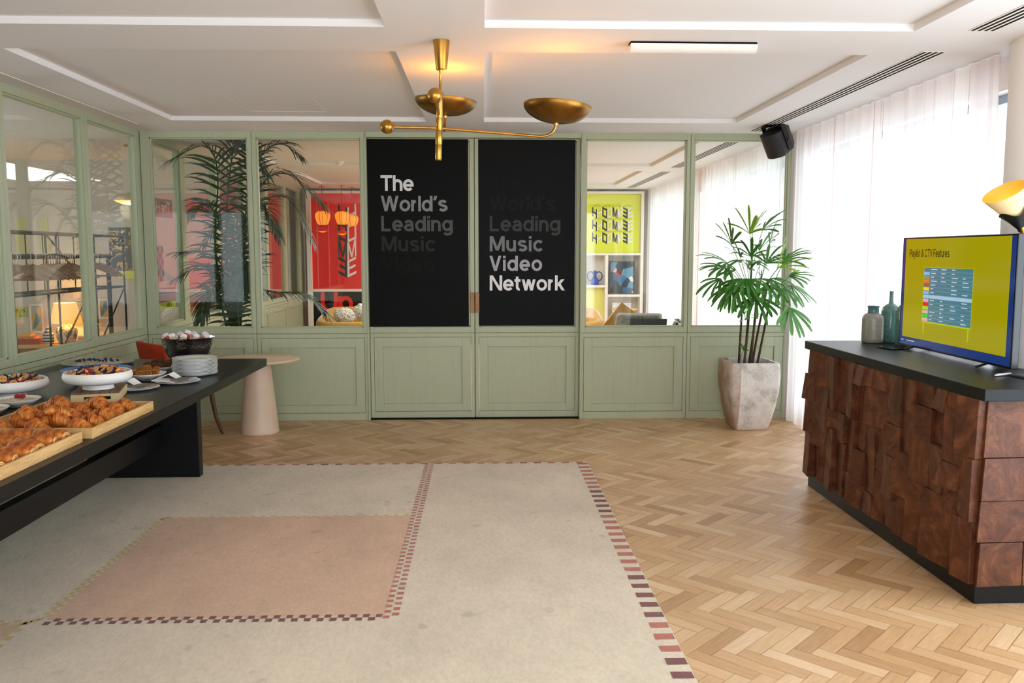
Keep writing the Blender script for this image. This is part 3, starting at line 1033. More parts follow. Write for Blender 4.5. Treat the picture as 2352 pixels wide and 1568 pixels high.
def tile(x0, y0, x1, y1, mat, lift=0.0012):
    j = 0.0015
    q = lambda: rr.uniform(-j, j)
    z = RZ + lift
    m.add([(x0 + q(), y0 + q(), z), (x1 + q(), y0 + q(), z), (x1 + q(), y1 + q(), z), (x0 + q(), y1 + q(), z)], [(0, 1, 2, 3)], mat)


tile(-1.845, 3.50, -0.425, 4.875, 1, 0.0006)
tile(-3.0, 2.2, -1.93, 3.46, 1, 0.0006)
# yellow stitched edges of the pink rectangles
k = 0
y = 3.5
while y < 4.9:
    tile(-1.885 + (0.02 if k % 2 else 0), y, -1.862 + (0.02 if k % 2 else 0), y + 0.026, 5)
    y += 0.027
    k += 1
x = -1.88
k = 0
while x < -0.44:
    tile(x, 4.865 + (0.02 if k % 2 else 0), x + 0.026, 4.885 + (0.02 if k % 2 else 0), 5)
    x += 0.03
    k += 1
y = 2.2
k = 0
while y < 3.48:
    tile(-1.955 + (0.03 if k % 2 else 0), y, -1.925 + (0.03 if k % 2 else 0), y + 0.034, 5)
    y += 0.036
    k += 1
x = -2.95
k = 0
while x < -1.9:
    tile(x, 3.455 + (0.026 if k % 2 else 0), x + 0.034, 3.48 + (0.026 if k % 2 else 0), 5)
    x += 0.036
    k += 1
# burgundy checks along the near edge, rose checks up the right edge
x = -1.84
while x < -0.44:
    tile(x + 0.027, 3.485, x + 0.054, 3.515, 3)
    tile(x, 3.452, x + 0.027, 3.483, 3)
    x += 0.054
y = 3.47
k = 0
while y < 6.13:
    c = 4 if rr.random() < 0.75 else 2
    tile(-0.432, y, -0.404, y + 0.028, c)
    tile(-0.396, y + 0.028, -0.366, y + 0.056, c)
    y += 0.056
# outer borders
x = 0.68
cols = [2, 2, 2, 3, 3, 3, 2, 2, 4, 4, 2, 2, 2, 2]
k = 0
while x > -2.95:
    tile(x, 6.118, x + 0.052, 6.146, cols[k % len(cols)])
    x -= 0.104
    k += 1
y = 6.07
k = 0
while y > 0.7:
    c = 3 if (k % 14) in (7, 8, 9, 10, 11) or k in (29, 30) else 2
    tile(0.685, y, 0.764, y + 0.05, c)
    z = RZ + 0.0006
    m.add([(0.7688, y, 0.004), (0.7688, y + 0.05, 0.004), (0.7688, y + 0.05, RZ), (0.7688, y, RZ)], [(0, 3, 2, 1)], c)
    y -= 0.105
    k += 1
m.build('woven_field', mats, t)

# ================================================================ long black table
ZT_ = 0.76
t = thing('dining_table', 'long black-stained table along the left partition, laid with breakfast', 'table', (-2.34, 4.1, 0))
MB().box(-0.70, -2.4, 0.703, 0.697, 2.345, ZT_).build('tabletop', 'blacktable', t, bevel=0.003)
for y in (1.70, -1.9):
    MB().box(-0.38, y, RZ + 0.0015, 0.38, y + 0.075, 0.703).build('leg', 'blacktable', t, bevel=0.003)
MB().box(0.085, -1.83, 0.25, 0.145, 1.70, 0.385).build('stretcher', 'blacktable', t, bevel=0.003)
MB().box(0.30, -0.75, 0.62, 0.44, -0.60, 0.703).build('bracket', 'blackmetal', t, bevel=0.004)
for q in (0.33, 0.41):
    MB().lathe([(0.008, 0), (0.008, 0.012)], 12, (q, -0.71, 0.608)).build('bracket_screw', 'steel', t, smooth=40)

# ================================================================ cone-footed side table
t = thing('side_table', 'round limed side table on a thick tapering cone foot', 'table', (-1.955, 7.37, 0))
MB().lathe([(0.163, 0), (0.166, 0.006), (0.163, 0.02), (0.104, 0.622)], 64).build('pedestal', 'conetable', t, smooth=40)
MB().lathe([(0.33, 0.622), (0.348, 0.628), (0.352, 0.638), (0.348, 0.648), (0.338, 0.65), (0.001, 0.65)], 72, cap0=True).build('tabletop', 'conetable', t, smooth=30)

# ================================================================ orange chair
t = thing('dining_chair', 'orange velvet dining chair with dark sabre legs in the corner', 'chair', (-2.60, 7.25, 0), radians(-45))
# local: faces +y
b = MB()
rings = []
for k in range(9):
    f = k / 8
    z = 0.40 + 0.41 * f
    ring_ = []
    for q in range(13):
        u = -1 + 2 * q / 12
        wdt = 0.235 + 0.02 * f
        ring_.append((u * wdt, -0.22 - 0.07 * f + 0.05 * u * u, z + (0.012 * (1 - u * u) if k == 8 else 0)))
    for q in range(12, -1, -1):
        u = -1 + 2 * q / 12
        wdt = 0.235 + 0.02 * f
        ring_.append((u * wdt * 0.98, -0.16 - 0.065 * f + 0.05 * u * u, z))
    rings.append(ring_)
b.loops(rings)
b.build('backrest', 'velvet_orange', t, smooth=60, bevel=0.012, seg=3)
b = MB().box(-0.24, -0.2, 0.40, 0.24, 0.24, 0.475)
b.build('seat', 'velvet_orange', t, bevel=0.025, seg=4)
for sx in (-1, 1):
    b = MB().tube([(sx * 0.2, 0.19, 0.40), (sx * 0.2, 0.2, 0.3), (sx * 0.205, 0.225, 0.15), (sx * 0.21, 0.275, 0.0)], [0.022, 0.02, 0.016, 0.012], 10)
    b.build('leg', 'chairwood', t, smooth=60)
    b = MB().tube([(sx * 0.2, -0.17, 0.40), (sx * 0.2, -0.18, 0.3), (sx * 0.205, -0.205, 0.15), (sx * 0.21, -0.255, 0.0)], [0.022, 0.02, 0.016, 0.012], 10)
    b.build('leg', 'chairwood', t, smooth=60)

# ================================================================ bar clad in wood blocks
BX0, BX1, BY0, BY1 = 2.175, 2.715, 3.565, 5.51
t = thing('bar_counter', 'bar counter clad in jutting burr-walnut blocks with a black top', 'bar', (BX0, BY0, 0))
W_, L_ = BX1 - BX0, BY1 - BY0
MB().box(0.0, 0.0, 0, W_, L_, 0.092).build('plinth', 'blacktable', t, bevel=0.003)
MB().box(-0.035, -0.05, 0.92, W_ + 0.0, L_ + 0.05, 0.973).build('countertop', 'blacktable', t, bevel=0.003)
MB().box(0.03, 0.03, 0.092, W_ - 0.03, L_ - 0.03, 0.92).build('carcass', 'slot', t)


def block(mb, P, a0, a1, z0, z1, d, sk):
    """P(along, out, up); d: four outward depths (lower-left, lower-right, upper-right, upper-left)"""
    q = [(a0 + sk[0], z0), (a1 + sk[1], z0), (a1 + sk[2], z1), (a0 + sk[3], z1)]
    base = [P(a, -0.03, z) for a, z in ((a0, z0), (a1, z0), (a1, z1), (a0, z1))]
    face = [P(a, dd, z) for (a, z), dd in zip(q, d)]
    mb.hexa(base, face)


rb = random.Random(41)
b = MB()
PS = lambda a, o_, z: (0.0 - o_, L_ - a, z)           # long face, a runs from the far end to the near end
a = 0.0
colw = [0.13, 0.10, 0.12, 0.12, 0.14, 0.12, 0.12, 0.14, 0.12, 0.15, 0.13, 0.17, 0.14, 0.13, 0.115]
sc_ = L_ / sum(colw)
for ci, w in enumerate(colw):
    w *= sc_
    z = 0.095
    zz = [z]
    while z < 0.92:
        hgt = rb.choice([0.12, 0.17, 0.22, 0.28, 0.33, 0.38])
        z = z + hgt
        if 0.92 - z < 0.1:
            z = 0.921
        zz.append(min(z, 0.921))
    for z0, z1 in zip(zz, zz[1:]):
        dbase = rb.uniform(0.0, 0.032)
        t1, t2 = rb.choice([-1, 1]) * rb.uniform(0.008, 0.03), rb.uniform(-0.012, 0.022)
        d = [dbase + max(0, -t1) + max(0, t2), dbase + max(0, t1) + max(0, t2), dbase + max(0, t1) + max(0, -t2), dbase + max(0, -t1) + max(0, -t2)]
        ts = rb.uniform(-0.022, 0.022)
        sk = [max(-0.0, 0) - 0.004 - ts * 0.5 if a > 0 else 0, 0.004 - ts * 0.5, 0.004 + ts * 0.5, -0.004 + ts * 0.5 if a > 0 else 0]
        block(b, PS, a, a + w, z0 + 0.001, z1 - 0.001, d, sk)
    a += w
b.build('long_cladding', 'walnut', t, bevel=0.0015, seg=1)
b = MB()
PE = lambda a, o_, z: (a, 0.0 - o_, z)
zr = [0.094, 0.29, 0.475, 0.665, 0.921]
for z0, z1, cuts, dd in ((0.094, 0.29, (0.0, 0.19, 0.40, 0.54), 0.028), (0.29, 0.475, (0.0, 0.30, 0.54), 0.022), (0.475, 0.665, (0.0, 0.20, 0.38, 0.54), 0.026), (0.665, 0.921, (0.0, 0.33, 0.54), 0.012)):
    for a0, a1 in zip(cuts, cuts[1:]):
        e = rb.uniform(-0.006, 0.012)
        s0 = rb.uniform(-0.02, 0.012) if a0 == 0 else 0
        block(b, PE, a0 + 0.001, a1 - 0.001, z0 + 0.0015, z1 - 0.0015, [dd + e + 0.012, dd + e, dd + e - 0.008, dd + e + 0.004],
              [s0 - 0.012 if a0 == 0 else 0, 0, 0, s0 if a0 == 0 else 0])
b.build('end_cladding', 'walnut', t, bevel=0.0015, seg=1)

# ================================================================ television
ZBAR = 0.973
A, Bp = Vector((2.578, 5.165, 0)), Vector((2.548, 3.985, 0))
ang = math.atan2((Bp - A).y, (Bp - A).x)
TW, TH, TZ = (Bp - A).length, 0.655, 0.018
t = thing('television', 'large flat television showing a yellow presentation slide on the bar', 'tv', (A.x, A.y, ZBAR), ang)
# local: x along the screen from its far edge, y behind the viewer's side is +y ... the screen faces -y after the turn
MB().box(0, 0.0, TZ, TW, 0.035, TZ + TH).build('housing', 'tvblack', t, bevel=0.004)
for q in (0.2, TW - 0.2):
    MB().tube([(q, -0.06, 0.006), (q, 0.0, TZ + 0.006), (q, 0.03, TZ + 0.006), (q, 0.10, 0.006)], 0.006, 8).build('stand_foot', 'tvblack', t, smooth=40)
sm = [glow('slide_yellow', (188, 178, 0), 0.40, (26, 26, 0)), glow('slide_navy', (24, 50, 110), 0.6, (6, 8, 20)), glow('slide_ink', (40, 44, 24), 0.4, (6, 6, 6)), glow('slide_table', (72, 120, 134), 0.6, (10, 14, 16)),
      glow('slide_line', (150, 180, 200), 0.7, (10, 10, 10)), glow('slide_orange', (214, 110, 20), 0.7, (10, 6, 2)), glow('slide_lightblue', (110, 170, 220), 0.7, (6, 8, 10)), glow('slide_red', (214, 20, 30), 0.7, (10, 2, 2)),
      glow('slide_lime', (150, 200, 20), 0.7, (8, 10, 2)), glow('slide_pink', (210, 150, 160), 0.7, (10, 8, 8)), glow('slide_sage', (140, 150, 90), 0.6, (8, 8, 6)), glow('slide_brown', (150, 96, 40), 0.6, (8, 6, 4)), glow('slide_gold', (230, 190, 20), 0.7, (8, 8, 2)), glow('slide_green', (20, 190, 30), 0.7, (2, 8, 2)),
      glow('slide_text', (190, 205, 215), 0.6, (10, 10, 10)), glow('slide_edge', (170, 190, 0), 0.6, (10, 10, 0))]
for s_ in sm:
    nd = [n_ for n_ in s_.node_tree.nodes if n_.type == 'BSDF_PRINCIPLED'][0]
    nd.inputs['Roughness'].default_value = 0.12
b = MB()
SX0, SX1, SZ0, SZ1 = 0.012, TW - 0.012, TZ + 0.012, TZ + TH - 0.010
SW, SH = SX1 - SX0, SZ1 - SZ0


def rect(x0, y0, x1, y1, mat, lift):
    """slide coordinates 0..1 from the upper left"""
    X = lambda u: SX0 + u * SW
    Z = lambda v: SZ1 - v * SH
    b.add([(X(x0), -lift, Z(y1)), (X(x1), -lift, Z(y1)), (X(x1), -lift, Z(y0)), (X(x0), -lift, Z(y0))], [(0, 1, 2, 3)], mat)


rect(0, 0, 1, 1, 1, 0.0004)
rect(0.028, 0.0, 0.965, 0.93, 0, 0.0006)
put = lambda x, y: (SX0 + 0.068 * SW + x, -0.0009, SZ1 - 0.168 * SH + y)
letters(b, 'Playlist & CTV Features', put, 0.046, 0.40 * SW, stroke=15, mat=2)
tx0, tx1, ty0, ty1 = 0.235, 0.685, 0.265, 0.755
rect(tx0 - 0.003, ty0 - 0.004, tx1 + 0.003, ty1 + 0.012, 15, 0.0008)
rect(tx0, ty0, tx1, ty1, 3, 0.0010)
rows = [14, 6, 10, 5, 11, 12, 6, 4, 9, 7, 8, 9, 13, 9]
rw = random.Random(8)
nr = len(rows)
for i, c in enumerate(rows):
    v0, v1 = ty0 + (ty1 - ty0) * i / nr, ty0 + (ty1 - ty0) * (i + 1) / nr
    if i:
        rect(tx0, v0 + 0.002, tx0 + 0.055, v1 - 0.003, c, 0.0012)
    if i == 7:
        rect(tx0 + 0.057, v0 + 0.002, tx1, v1 - 0.002, 4, 0.0012)
    else:
        rect(tx0 + 0.057, v1 - 0.0012, tx1, v1, 4, 0.0012)
    for cc in range(4):
        if rw.random() < 0.62:
            u = tx0 + 0.07 + cc * 0.098
            rect(u, v0 + 0.010, u + rw.uniform(0.02, 0.06), v0 + 0.018, 14, 0.0013)
for u in (0.245, 0.66):
    rect(u, ty1 + 0.012, u + 0.012, ty1 + 0.115, 15, 0.0009)
for u0, u1 in ((0.02, 0.045), (0.075, 0.082), (0.09, 0.16)):
    rect(u0, 0.958, u1, 0.966, 14, 0.0009)
b.build('screen', sm, t, label='lit screen with a yellow slide headed Playlist & CTV Features')

# ---------------------------------------------------------------- things on the bar
t = thing('vase', 'squat sand-grey stoneware bottle with a teal neck on the bar', 'vase', (2.53, 5.42, ZBAR), group='vases on the bar')
MB().lathe([(0.058, 0), (0.066, 0.008), (0.067, 0.03), (0.067, 0.15), (0.064, 0.17), (0.05, 0.186), (0.036, 0.193)], 40).build('body', 'sandglaze', t, smooth=50)
MB().lathe([(0.037, 0.19), (0.034, 0.2), (0.034, 0.228), (0.038, 0.236), (0.036, 0.24), (0.028, 0.238), (0.027, 0.2)], 32, cap0=False).build('neck', 'tealrim', t, smooth=50)
t = thing('vase', 'tall teal bottle vase with a thin neck behind the squat one', 'vase', (2.665, 5.46, ZBAR), group='vases on the bar')
MB().lathe([(0.05, 0), (0.056, 0.01), (0.058, 0.1), (0.058, 0.2), (0.05, 0.228), (0.03, 0.245), (0.016, 0.252), (0.013, 0.27), (0.012, 0.325), (0.014, 0.333), (0.009, 0.333)], 40).build('body', 'tealglaze', t, smooth=50)
t = thing('vase', 'teal crackle-glazed cylinder vase half behind the television', 'vase', (2.672, 5.29, ZBAR), group='vases on the bar')
MB().lathe([(0.05, 0), (0.054, 0.006), (0.054, 0.215), (0.05, 0.232), (0.036, 0.24), (0.034, 0.25), (0.028, 0.25), (0.027, 0.2)], 40).build('body', 'tealglaze', t, smooth=50)
t = thing('phone', 'black phone lying flat on the bar before the television', 'phone', (2.475, 5.06, ZBAR), radians(12))
MB().box(-0.037, -0.075, 0, 0.037, 0.075, 0.008).build('case', 'tvblack', t, bevel=0.003)
MB().box(-0.034, -0.071, 0.008, 0.034, 0.071, 0.0086).build('screen', plain('phone_glass', (20, 34, 34), 0.08), t)
t = thing('tablet', 'dark closed tablet at the near end of the bar', 'tablet', (2.62, 3.83, ZBAR), radians(8))
MB().box(-0.12, -0.09, 0, 0.12, 0.09, 0.012).build('case', 'slate', t, bevel=0.004)
t = thing('pen', 'silver pen lying beside the dark tablet on the bar', 'pen', (2.455, 3.90, ZBAR + 0.0075), radians(-65))
MB().tube([(0, -0.06, 0), (0, -0.04, 0), (0, 0.045, 0), (0, 0.06, 0)], [0.002, 0.0075, 0.0075, 0.006], 14).build('barrel', 'silverplastic', t, smooth=50)

# ---------------------------------------------------------------- wall lamp on the pier
j = at(2344, 520, 4.05)
rim = at(2306, 440, 4.02)
t = thing('wall_lamp', 'lit cone wall lamp with a dark scalloped cup above the television', 'lamp', (2.815, 4.14, j.z - 0.06))
base = Vector((2.815, 4.14, j.z - 0.06))
jl, rl = j - base, rim - base
ax = (rl - jl).normalized()
u = ax.cross(Vector((0, 1, 0))).normalized()
v = ax.cross(u)
Lc = (rl - jl).length


def cone_ring(d, r, n=40, wob=None):
    return [tuple(jl + ax * (d + (wob(k / n) if wob else 0)) + (u * cos(2 * pi * k / n) + v * sin(2 * pi * k / n)) * r) for k in range(n)]


shade_m = NT('lamp_shade_glow')
bs = shade_m.bsdf(lin((232, 204, 158)), 0.6, 0, 0.2)
bs.inputs['Emission Color'].default_value = (1.0, 0.62, 0.2, 1)
bs.inputs['Emission Strength'].default_value = 0.07
inner_m = glow('lamp_inside_glow', (255, 180, 20), 0.05, (226, 178, 70))
b = MB()
b.loops([cone_ring(0.045, 0.036), cone_ring(Lc, 0.098)], 0, False, False)
b.build('lamp_shade', shade_m.m, t, smooth=60)
b = MB()
b.loops([cone_ring(Lc, 0.0975), cone_ring(0.05, 0.033)], 0, False, True)
b.build('shade_lining', inner_m, t, smooth=60)
b = MB()
wb = lambda f: 0.018 * sin(2 * pi * f * 3 + 0.8)
b.loops([cone_ring(0.0, 0.022), cone_ring(0.04, 0.0375), cone_ring(0.08, 0.0565, 40, lambda f: 0.5 * wb(f)), cone_ring(0.10, 0.066, 40, wb)], 0, True, False)
b.build('scalloped_cup', 'blackmetal', t, smooth=60)
b = MB()
b.tube([tuple(jl + ax * 0.005), tuple(jl - ax * 0.02)], 0.02, 16).sphere(tuple(jl - ax * 0.032), 0.015)
b.tube([tuple(jl - ax * 0.03), (jl.x + 0.05, jl.y, 0.005), (0, 0, 0)], 0.007, 10)
b.build('arm', 'brass', t, smooth=60)
b = MB()
b.tube([(-0.018, -0.018, 0), (0.006, 0.006, 0)], 0.045, 24)
b.build('wall_plate', 'brass', t, smooth=40)
lt = bpy.data.lights.new('lamp_light', 'POINT')
lt.energy, lt.color, lt.shadow_soft_size = 0.2, (1, 0.62, 0.25), 0.02
lo = bpy.data.objects.new('lamp_light', lt)
COL.objects.link(lo)
lo.parent = t
lo.location = jl + ax * 0.12


# ================================================================ breakfast on the table
TX, TZ0 = -2.34, ZT_
# plates
PLX, PLY = -1.885, 5.57
plate_prof = [(0.085, 0.0), (0.09, 0.002), (0.138, 0.013), (0.140, 0.0155), (0.137, 0.0165), (0.098, 0.0075), (0.09, 0.005), (0.001, 0.005)]
pm = MB().lathe(plate_prof, 56)
p0 = pm.build('dinner_plate', 'ceramic', smooth=40)
rp = random.Random(3)
NP = 13
for k in range(NP):
    o = p0 if k == 0 else dup(p0)
    o.location = (PLX + rp.uniform(-0.003, 0.003), PLY + rp.uniform(-0.003, 0.003), TZ0 + 0.0085 * k)
    n_ = NP - k
    tag(o, 'white dinner plate, %s in the plate stack' % ('on top' if n_ == 1 else ('at the bottom' if k == 0 else ORD[n_ - 1] + ' from the top')), 'plate', 'stack of dinner plates')
    if n_ == 1:
        o['label'] = 'white dinner plate, topmost of the stack on the black table'

# hammered bowl with bottles of juice
ham = NT('hammered_steel')
vo = ham.n('TexVoronoi')
vo.feature = 'SMOOTH_F1'
ham.put(vo.inputs['Vector'], ham.mapped())
vo.inputs['Scale'].default_value = 85
ham.bsdf(lin((205, 200, 195)), 0.2, 1.0, 0.5, ham.bump(vo.outputs[0], 0.45, 0.004))
HB = Vector((-2.105, 6.10, TZ0))
prof, R, Hh = [], 0.183, 0.195
prof = [(0.07, 0.0), (0.082, 0.006), (0.118, 0.035), (0.152, 0.085), (0.173, 0.14), (0.182, Hh), (0.186, Hh + 0.004), (0.181, Hh + 0.003), (0.170, 0.14), (0.148, 0.087), (0.114, 0.039), (0.07, 0.012), (0.001, 0.012)]
o = MB().lathe(prof, 64, (0, 0, 0)).build('hammered_bowl', ham.m, smooth=60, loc=HB)
tag(o, 'hammered steel bowl full of small juice bottles', 'bowl')


def bottle(label, juice, loc, rot):
    t = thing('juice_bottle', label, 'bottle', loc, 0, 'small juice bottles in the steel bowl', rot)
    MB().lathe([(0.022, 0), (0.026, 0.004), (0.026, 0.06), (0.022, 0.075), (0.017, 0.083)], 24).build('body', juice, t, smooth=45)
    MB().lathe([(0.021, 0.080), (0.0225, 0.082), (0.0225, 0.100), (0.0205, 0.104), (0.001, 0.104)], 24).build('cap', 'cap', t, smooth=40)
    return t


bspec = [(-0.132, -0.02, 0, -0.5, 'juice', 'red juice bottle leaning at the left rim of the steel bowl'), (-0.075, -0.085, -0.35, -0.3, 'juice2', 'pale juice bottle second from the left in the steel bowl'),
         (-0.01, -0.02, -0.3, 0.35, 'juice', 'red juice bottle standing highest in the middle of the steel bowl'), (0.0, -0.118, -0.55, 0.05, 'juice2', 'bottle with its cap turned to the viewer, front of the steel bowl'),
         (0.068, -0.08, -0.4, 0.3, 'juice2', 'pale juice bottle right of the middle in the steel bowl'), (0.12, -0.03, 0.1, 0.55, 'juice', 'red juice bottle leaning right in the steel bowl'),
         (0.09, 0.07, 0.45, 0.35, 'juice2', 'pale bottle at the back right of the steel bowl'), (-0.07, 0.085, 0.5, -0.25, 'juice', 'red bottle at the back left of the steel bowl'), (0.01, 0.12, 0.6, 0.0, 'juice', 'red bottle at the back rim of the steel bowl')]
for x, y, rx, ry, ju, lab in bspec:
    up = 0.145 if lab.startswith('red juice bottle standing') else 0.125
    q = Euler((rx, ry, 0)).to_matrix() @ Vector((0, 0, 0.05))
    bottle(lab, ju, (HB.x + x - q.x, HB.y + y - q.y, HB.z + up + 0.05 - q.z), (rx, ry, 0))


# cookies
def small_bowl(name, label, c, r, h=0.042, mat='ceramic', cat='bowl', rx=None):
    prof = [(r * 0.55, 0), (r * 0.62, 0.003), (r * 0.9, h * 0.75), (r, h), (r * 1.0, h + 0.003), (r * 0.97, h + 0.003), (r * 0.86, h * 0.78), (r * 0.55, 0.007), (0.001, 0.006)]
    o = MB().lathe(prof, 48).build(name, mat, smooth=60, loc=c)
    return tag(o, label, cat)


def cookie_mesh(name, mat, seed):
    r_ = random.Random(seed)
    t = bpy.data.objects.new(name, None)
    COL.objects.link(t)
    b = MB()
    rings = []
    for rr_, z in ((0.0325, 0), (0.036, 0.004), (0.035, 0.010), (0.027, 0.013), (0.010, 0.0135)):
        rings.append([(rr_ * cos(2 * pi * k / 22) * (1 + 0.04 * sin(k * 2.1 + seed)), rr_ * sin(2 * pi * k / 22) * (1 + 0.04 * cos(k * 1.7)), z) for k in range(22)])
    b.loops(rings)
    b.build('crumb', mat, t, smooth=60)
    c = MB()
    for k in range(9):
        a, q = r_.uniform(0, 6.28), r_.uniform(0.002, 0.025)
        c.sphere((q * cos(a), q * sin(a), 0.0125), r_.uniform(0.0025, 0.0045), 8, 6)
    c.build('chocolate_chips', 'choc', t, smooth=180)
    return t


ck = [cookie_mesh('cookie', 'cookie', 1), cookie_mesh('cookie', 'darkcookie', 2)]
C1, C2 = Vector((-2.115, 5.36, TZ0)), Vector((-2.16, 5.70, TZ0))
small_bowl('cookie_bowl', 'white bowl of chocolate-chip cookies in front of the plate stack', C1, 0.115)
small_bowl('cookie_bowl', 'white bowl of dark cookies half hidden behind the plate stack', C2, 0.115)
lean = [(-0.062, -0.045, 0.052, 1.2, 0.35, 'golden cookie standing at the left front of the front cookie bowl'), (-0.018, -0.062, 0.048, 1.0, 0.1, 'golden cookie low at the front of the front cookie bowl'), (0.022, -0.058, 0.05, 0.95, -0.1, 'golden cookie at the front middle of the front cookie bowl'),
        (0.06, -0.038, 0.054, 1.2, -0.35, 'golden cookie standing at the right of the front cookie bowl'), (0.0, -0.005, 0.075, 0.95, 0.15, 'topmost golden cookie of the front cookie bowl'), (-0.04, 0.03, 0.06, 0.8, 0.3, 'golden cookie at the back left of the front cookie bowl'), (0.042, 0.03, 0.062, 0.8, -0.4, 'golden cookie at the back right of the front cookie bowl'),
        (0.0, 0.045, 0.05, 0.6, 0.0, 'golden cookie at the back middle of the front cookie bowl'), (0.0, -0.03, 0.03, 0.4, 0.0, 'golden cookie at the bottom of the front cookie bowl')]
used = [False, False]
for bi, C in ((0, C1), (1, C2)):
    for x, y, z, ty, rz, lab in lean:
        o = ck[bi] if not used[bi] else dup(ck[bi])
        used[bi] = True
        o.location = C + Vector((x, y, z - 0.012))
        o.rotation_euler = (ty, 0, rz)
        o['label'] = lab if bi == 0 else lab.replace('golden', 'dark brown').replace('the front cookie bowl', 'the rear cookie bowl')
        o['category'] = 'cookie'
        o['group'] = 'cookies in the %s bowl' % ('front' if bi == 0 else 'rear')


# cutlery plates
def cutlery_plate(c, word, a0):
    o = dup(p0, loc=c, label='white plate of knives and napkins, %s' % word)
    o['category'] = 'plate'
    o['group'] = 'plates of cutlery'
    o.scale = (0.95, 0.95, 0.95)
    nb = MB()
    R = Matrix.Rotation(a0, 4, 'Z')
    pts = lambda l: [tuple(R @ Vector(p)) for p in l]
    z = 0.0125
    nb.add(pts([(-0.15, -0.03, z + 0.008), (-0.02, -0.085, z), (0.04, 0.06, z), (-0.10, 0.105, z + 0.006)]), [(0, 1, 2, 3)])
    nb.add(pts([(-0.15, -0.03, z + 0.009), (-0.10, 0.105, z + 0.007), (-0.03, 0.085, z + 0.045), (-0.055, 0.02, z + 0.036)]), [(0, 1, 2, 3)])
    nb.add(pts([(-0.055, 0.02, z + 0.036), (-0.03, 0.085, z + 0.045), (0.02, 0.07, z + 0.008), (-0.01, 0.0, z + 0.012)]), [(0, 1, 2, 3)])
    n_ = nb.build('paper_napkin', 'napkin', loc=c)
    tag(n_, 'folded white paper napkin on the plate of knives, %s' % word, 'napkin', 'paper napkins')
    s = n_.modifiers.new('thick', 'SOLIDIFY')
    s.thickness = 0.0012
    for k in range(6):
        off = -0.052 + 0.02 * k
        L0, L1 = -0.045 - 0.004 * k, 0.112 - 0.006 * abs(k - 2)
        kb = MB()
        kb.tube([(L0, 0, 0), (L0 + 0.02, 0, 0), (0.055, 0, 0)], [0.004, 0.0062, 0.0055], 10, flat=0.7)
        kn = thing('table_knife', 'steel table knife on the %s cutlery plate, %s from its front' % (word.split(',')[0].split()[0], ORD[k]), 'knife', c + (R @ Vector((0.012, off, 0.0225))), a0 + radians(-6 + k * 2), 'knives on the cutlery plates')
        kb.build('knife_handle', 'knife', kn, smooth=60)
        bb = MB().loops([[(0.055, -0.006, -0.0012), (0.055, 0.006, -0.0012), (0.055, 0.006, 0.0012), (0.055, -0.006, 0.0012)], [(L1 - 0.01, -0.009, -0.001), (L1 - 0.01, 0.006, -0.001), (L1 - 0.01, 0.006, 0.001), (L1 - 0.01, -0.009, 0.001)],
                         [(L1, 0.001, -0.0004), (L1, 0.005, -0.0004), (L1, 0.005, 0.0004), (L1, 0.001, 0.0004)]])
        bb.build('blade', 'steel', kn, smooth=30)


cutlery_plate(Vector((-2.035, 4.985, TZ0)), 'nearer one, beside the fruit bowl', radians(8))
cutlery_plate(Vector((-1.88, 5.235, TZ0)), 'farther one, before the plate stack', radians(14))

# slatted crate
ca = radians(16)
CR = Vector((-2.115, 4.70, TZ0))
t = thing('wooden_crate', 'small slatted wooden crate lifting the fruit bowl', 'crate', CR, ca)
cw, cd, ch = 0.118, 0.165, 0.055
b = MB()
prof = []
# front and back boards with a hand slot
for y0, y1 in ((-cd, -cd + 0.012), (cd - 0.012, cd)):
    b.box(-cw, y0, 0, -0.055, y1, ch - 0.01).box(0.075, y0, 0, cw, y1, ch - 0.01).box(-0.055, y0, 0, 0.075, y1, 0.014).box(-0.055, y0, 0.031, 0.075, y1, ch - 0.01)
b.box(-cw, -cd + 0.012, 0, -cw + 0.01, cd - 0.012, ch - 0.01).box(cw - 0.01, -cd + 0.012, 0, cw, cd - 0.012, ch - 0.01)
b.box(-cw + 0.01, -cd + 0.012, 0, cw - 0.01, cd - 0.012, 0.006)
b.build('crate_body', 'crate', t, bevel=0.001, seg=1)
b = MB()
for k in range(5):
    x0 = -cw + 2 * cw * k / 5
    b.box(x0 + 0.0012, -cd, ch - 0.0098, x0 + 2 * cw / 5 - 0.0012, cd, ch)
b.build('slatted_top', 'slat', t, bevel=0.001, seg=1)


# footed fruit bowls
def footed_bowl(c, label, r):
    prof = [(0.072, 0.0), (0.080, 0.003), (0.076, 0.022), (0.08, 0.03), (r * 0.72, 0.034), (r * 0.93, 0.045), (r * 1.0, 0.062), (r * 1.01, 0.075), (r * 0.985, 0.092), (r * 0.95, 0.098), (r * 0.93, 0.096),
            (r * 0.94, 0.08), (r * 0.9, 0.07), (0.001, 0.066)]
    o = MB().lathe(prof, 72).build('footed_bowl', 'matceramic', smooth=50, loc=c)
    return tag(o, label, 'bowl', 'white footed fruit bowls')


FB1 = Vector((-2.105, 4.665, TZ0 + ch))
FB2 = Vector((-2.628, 4.755, TZ0))
footed_bowl(FB1, 'white footed fruit bowl standing on the slatted crate', 0.174)
footed_bowl(FB2, 'white footed fruit bowl standing straight on the table, by the partition', 0.19)


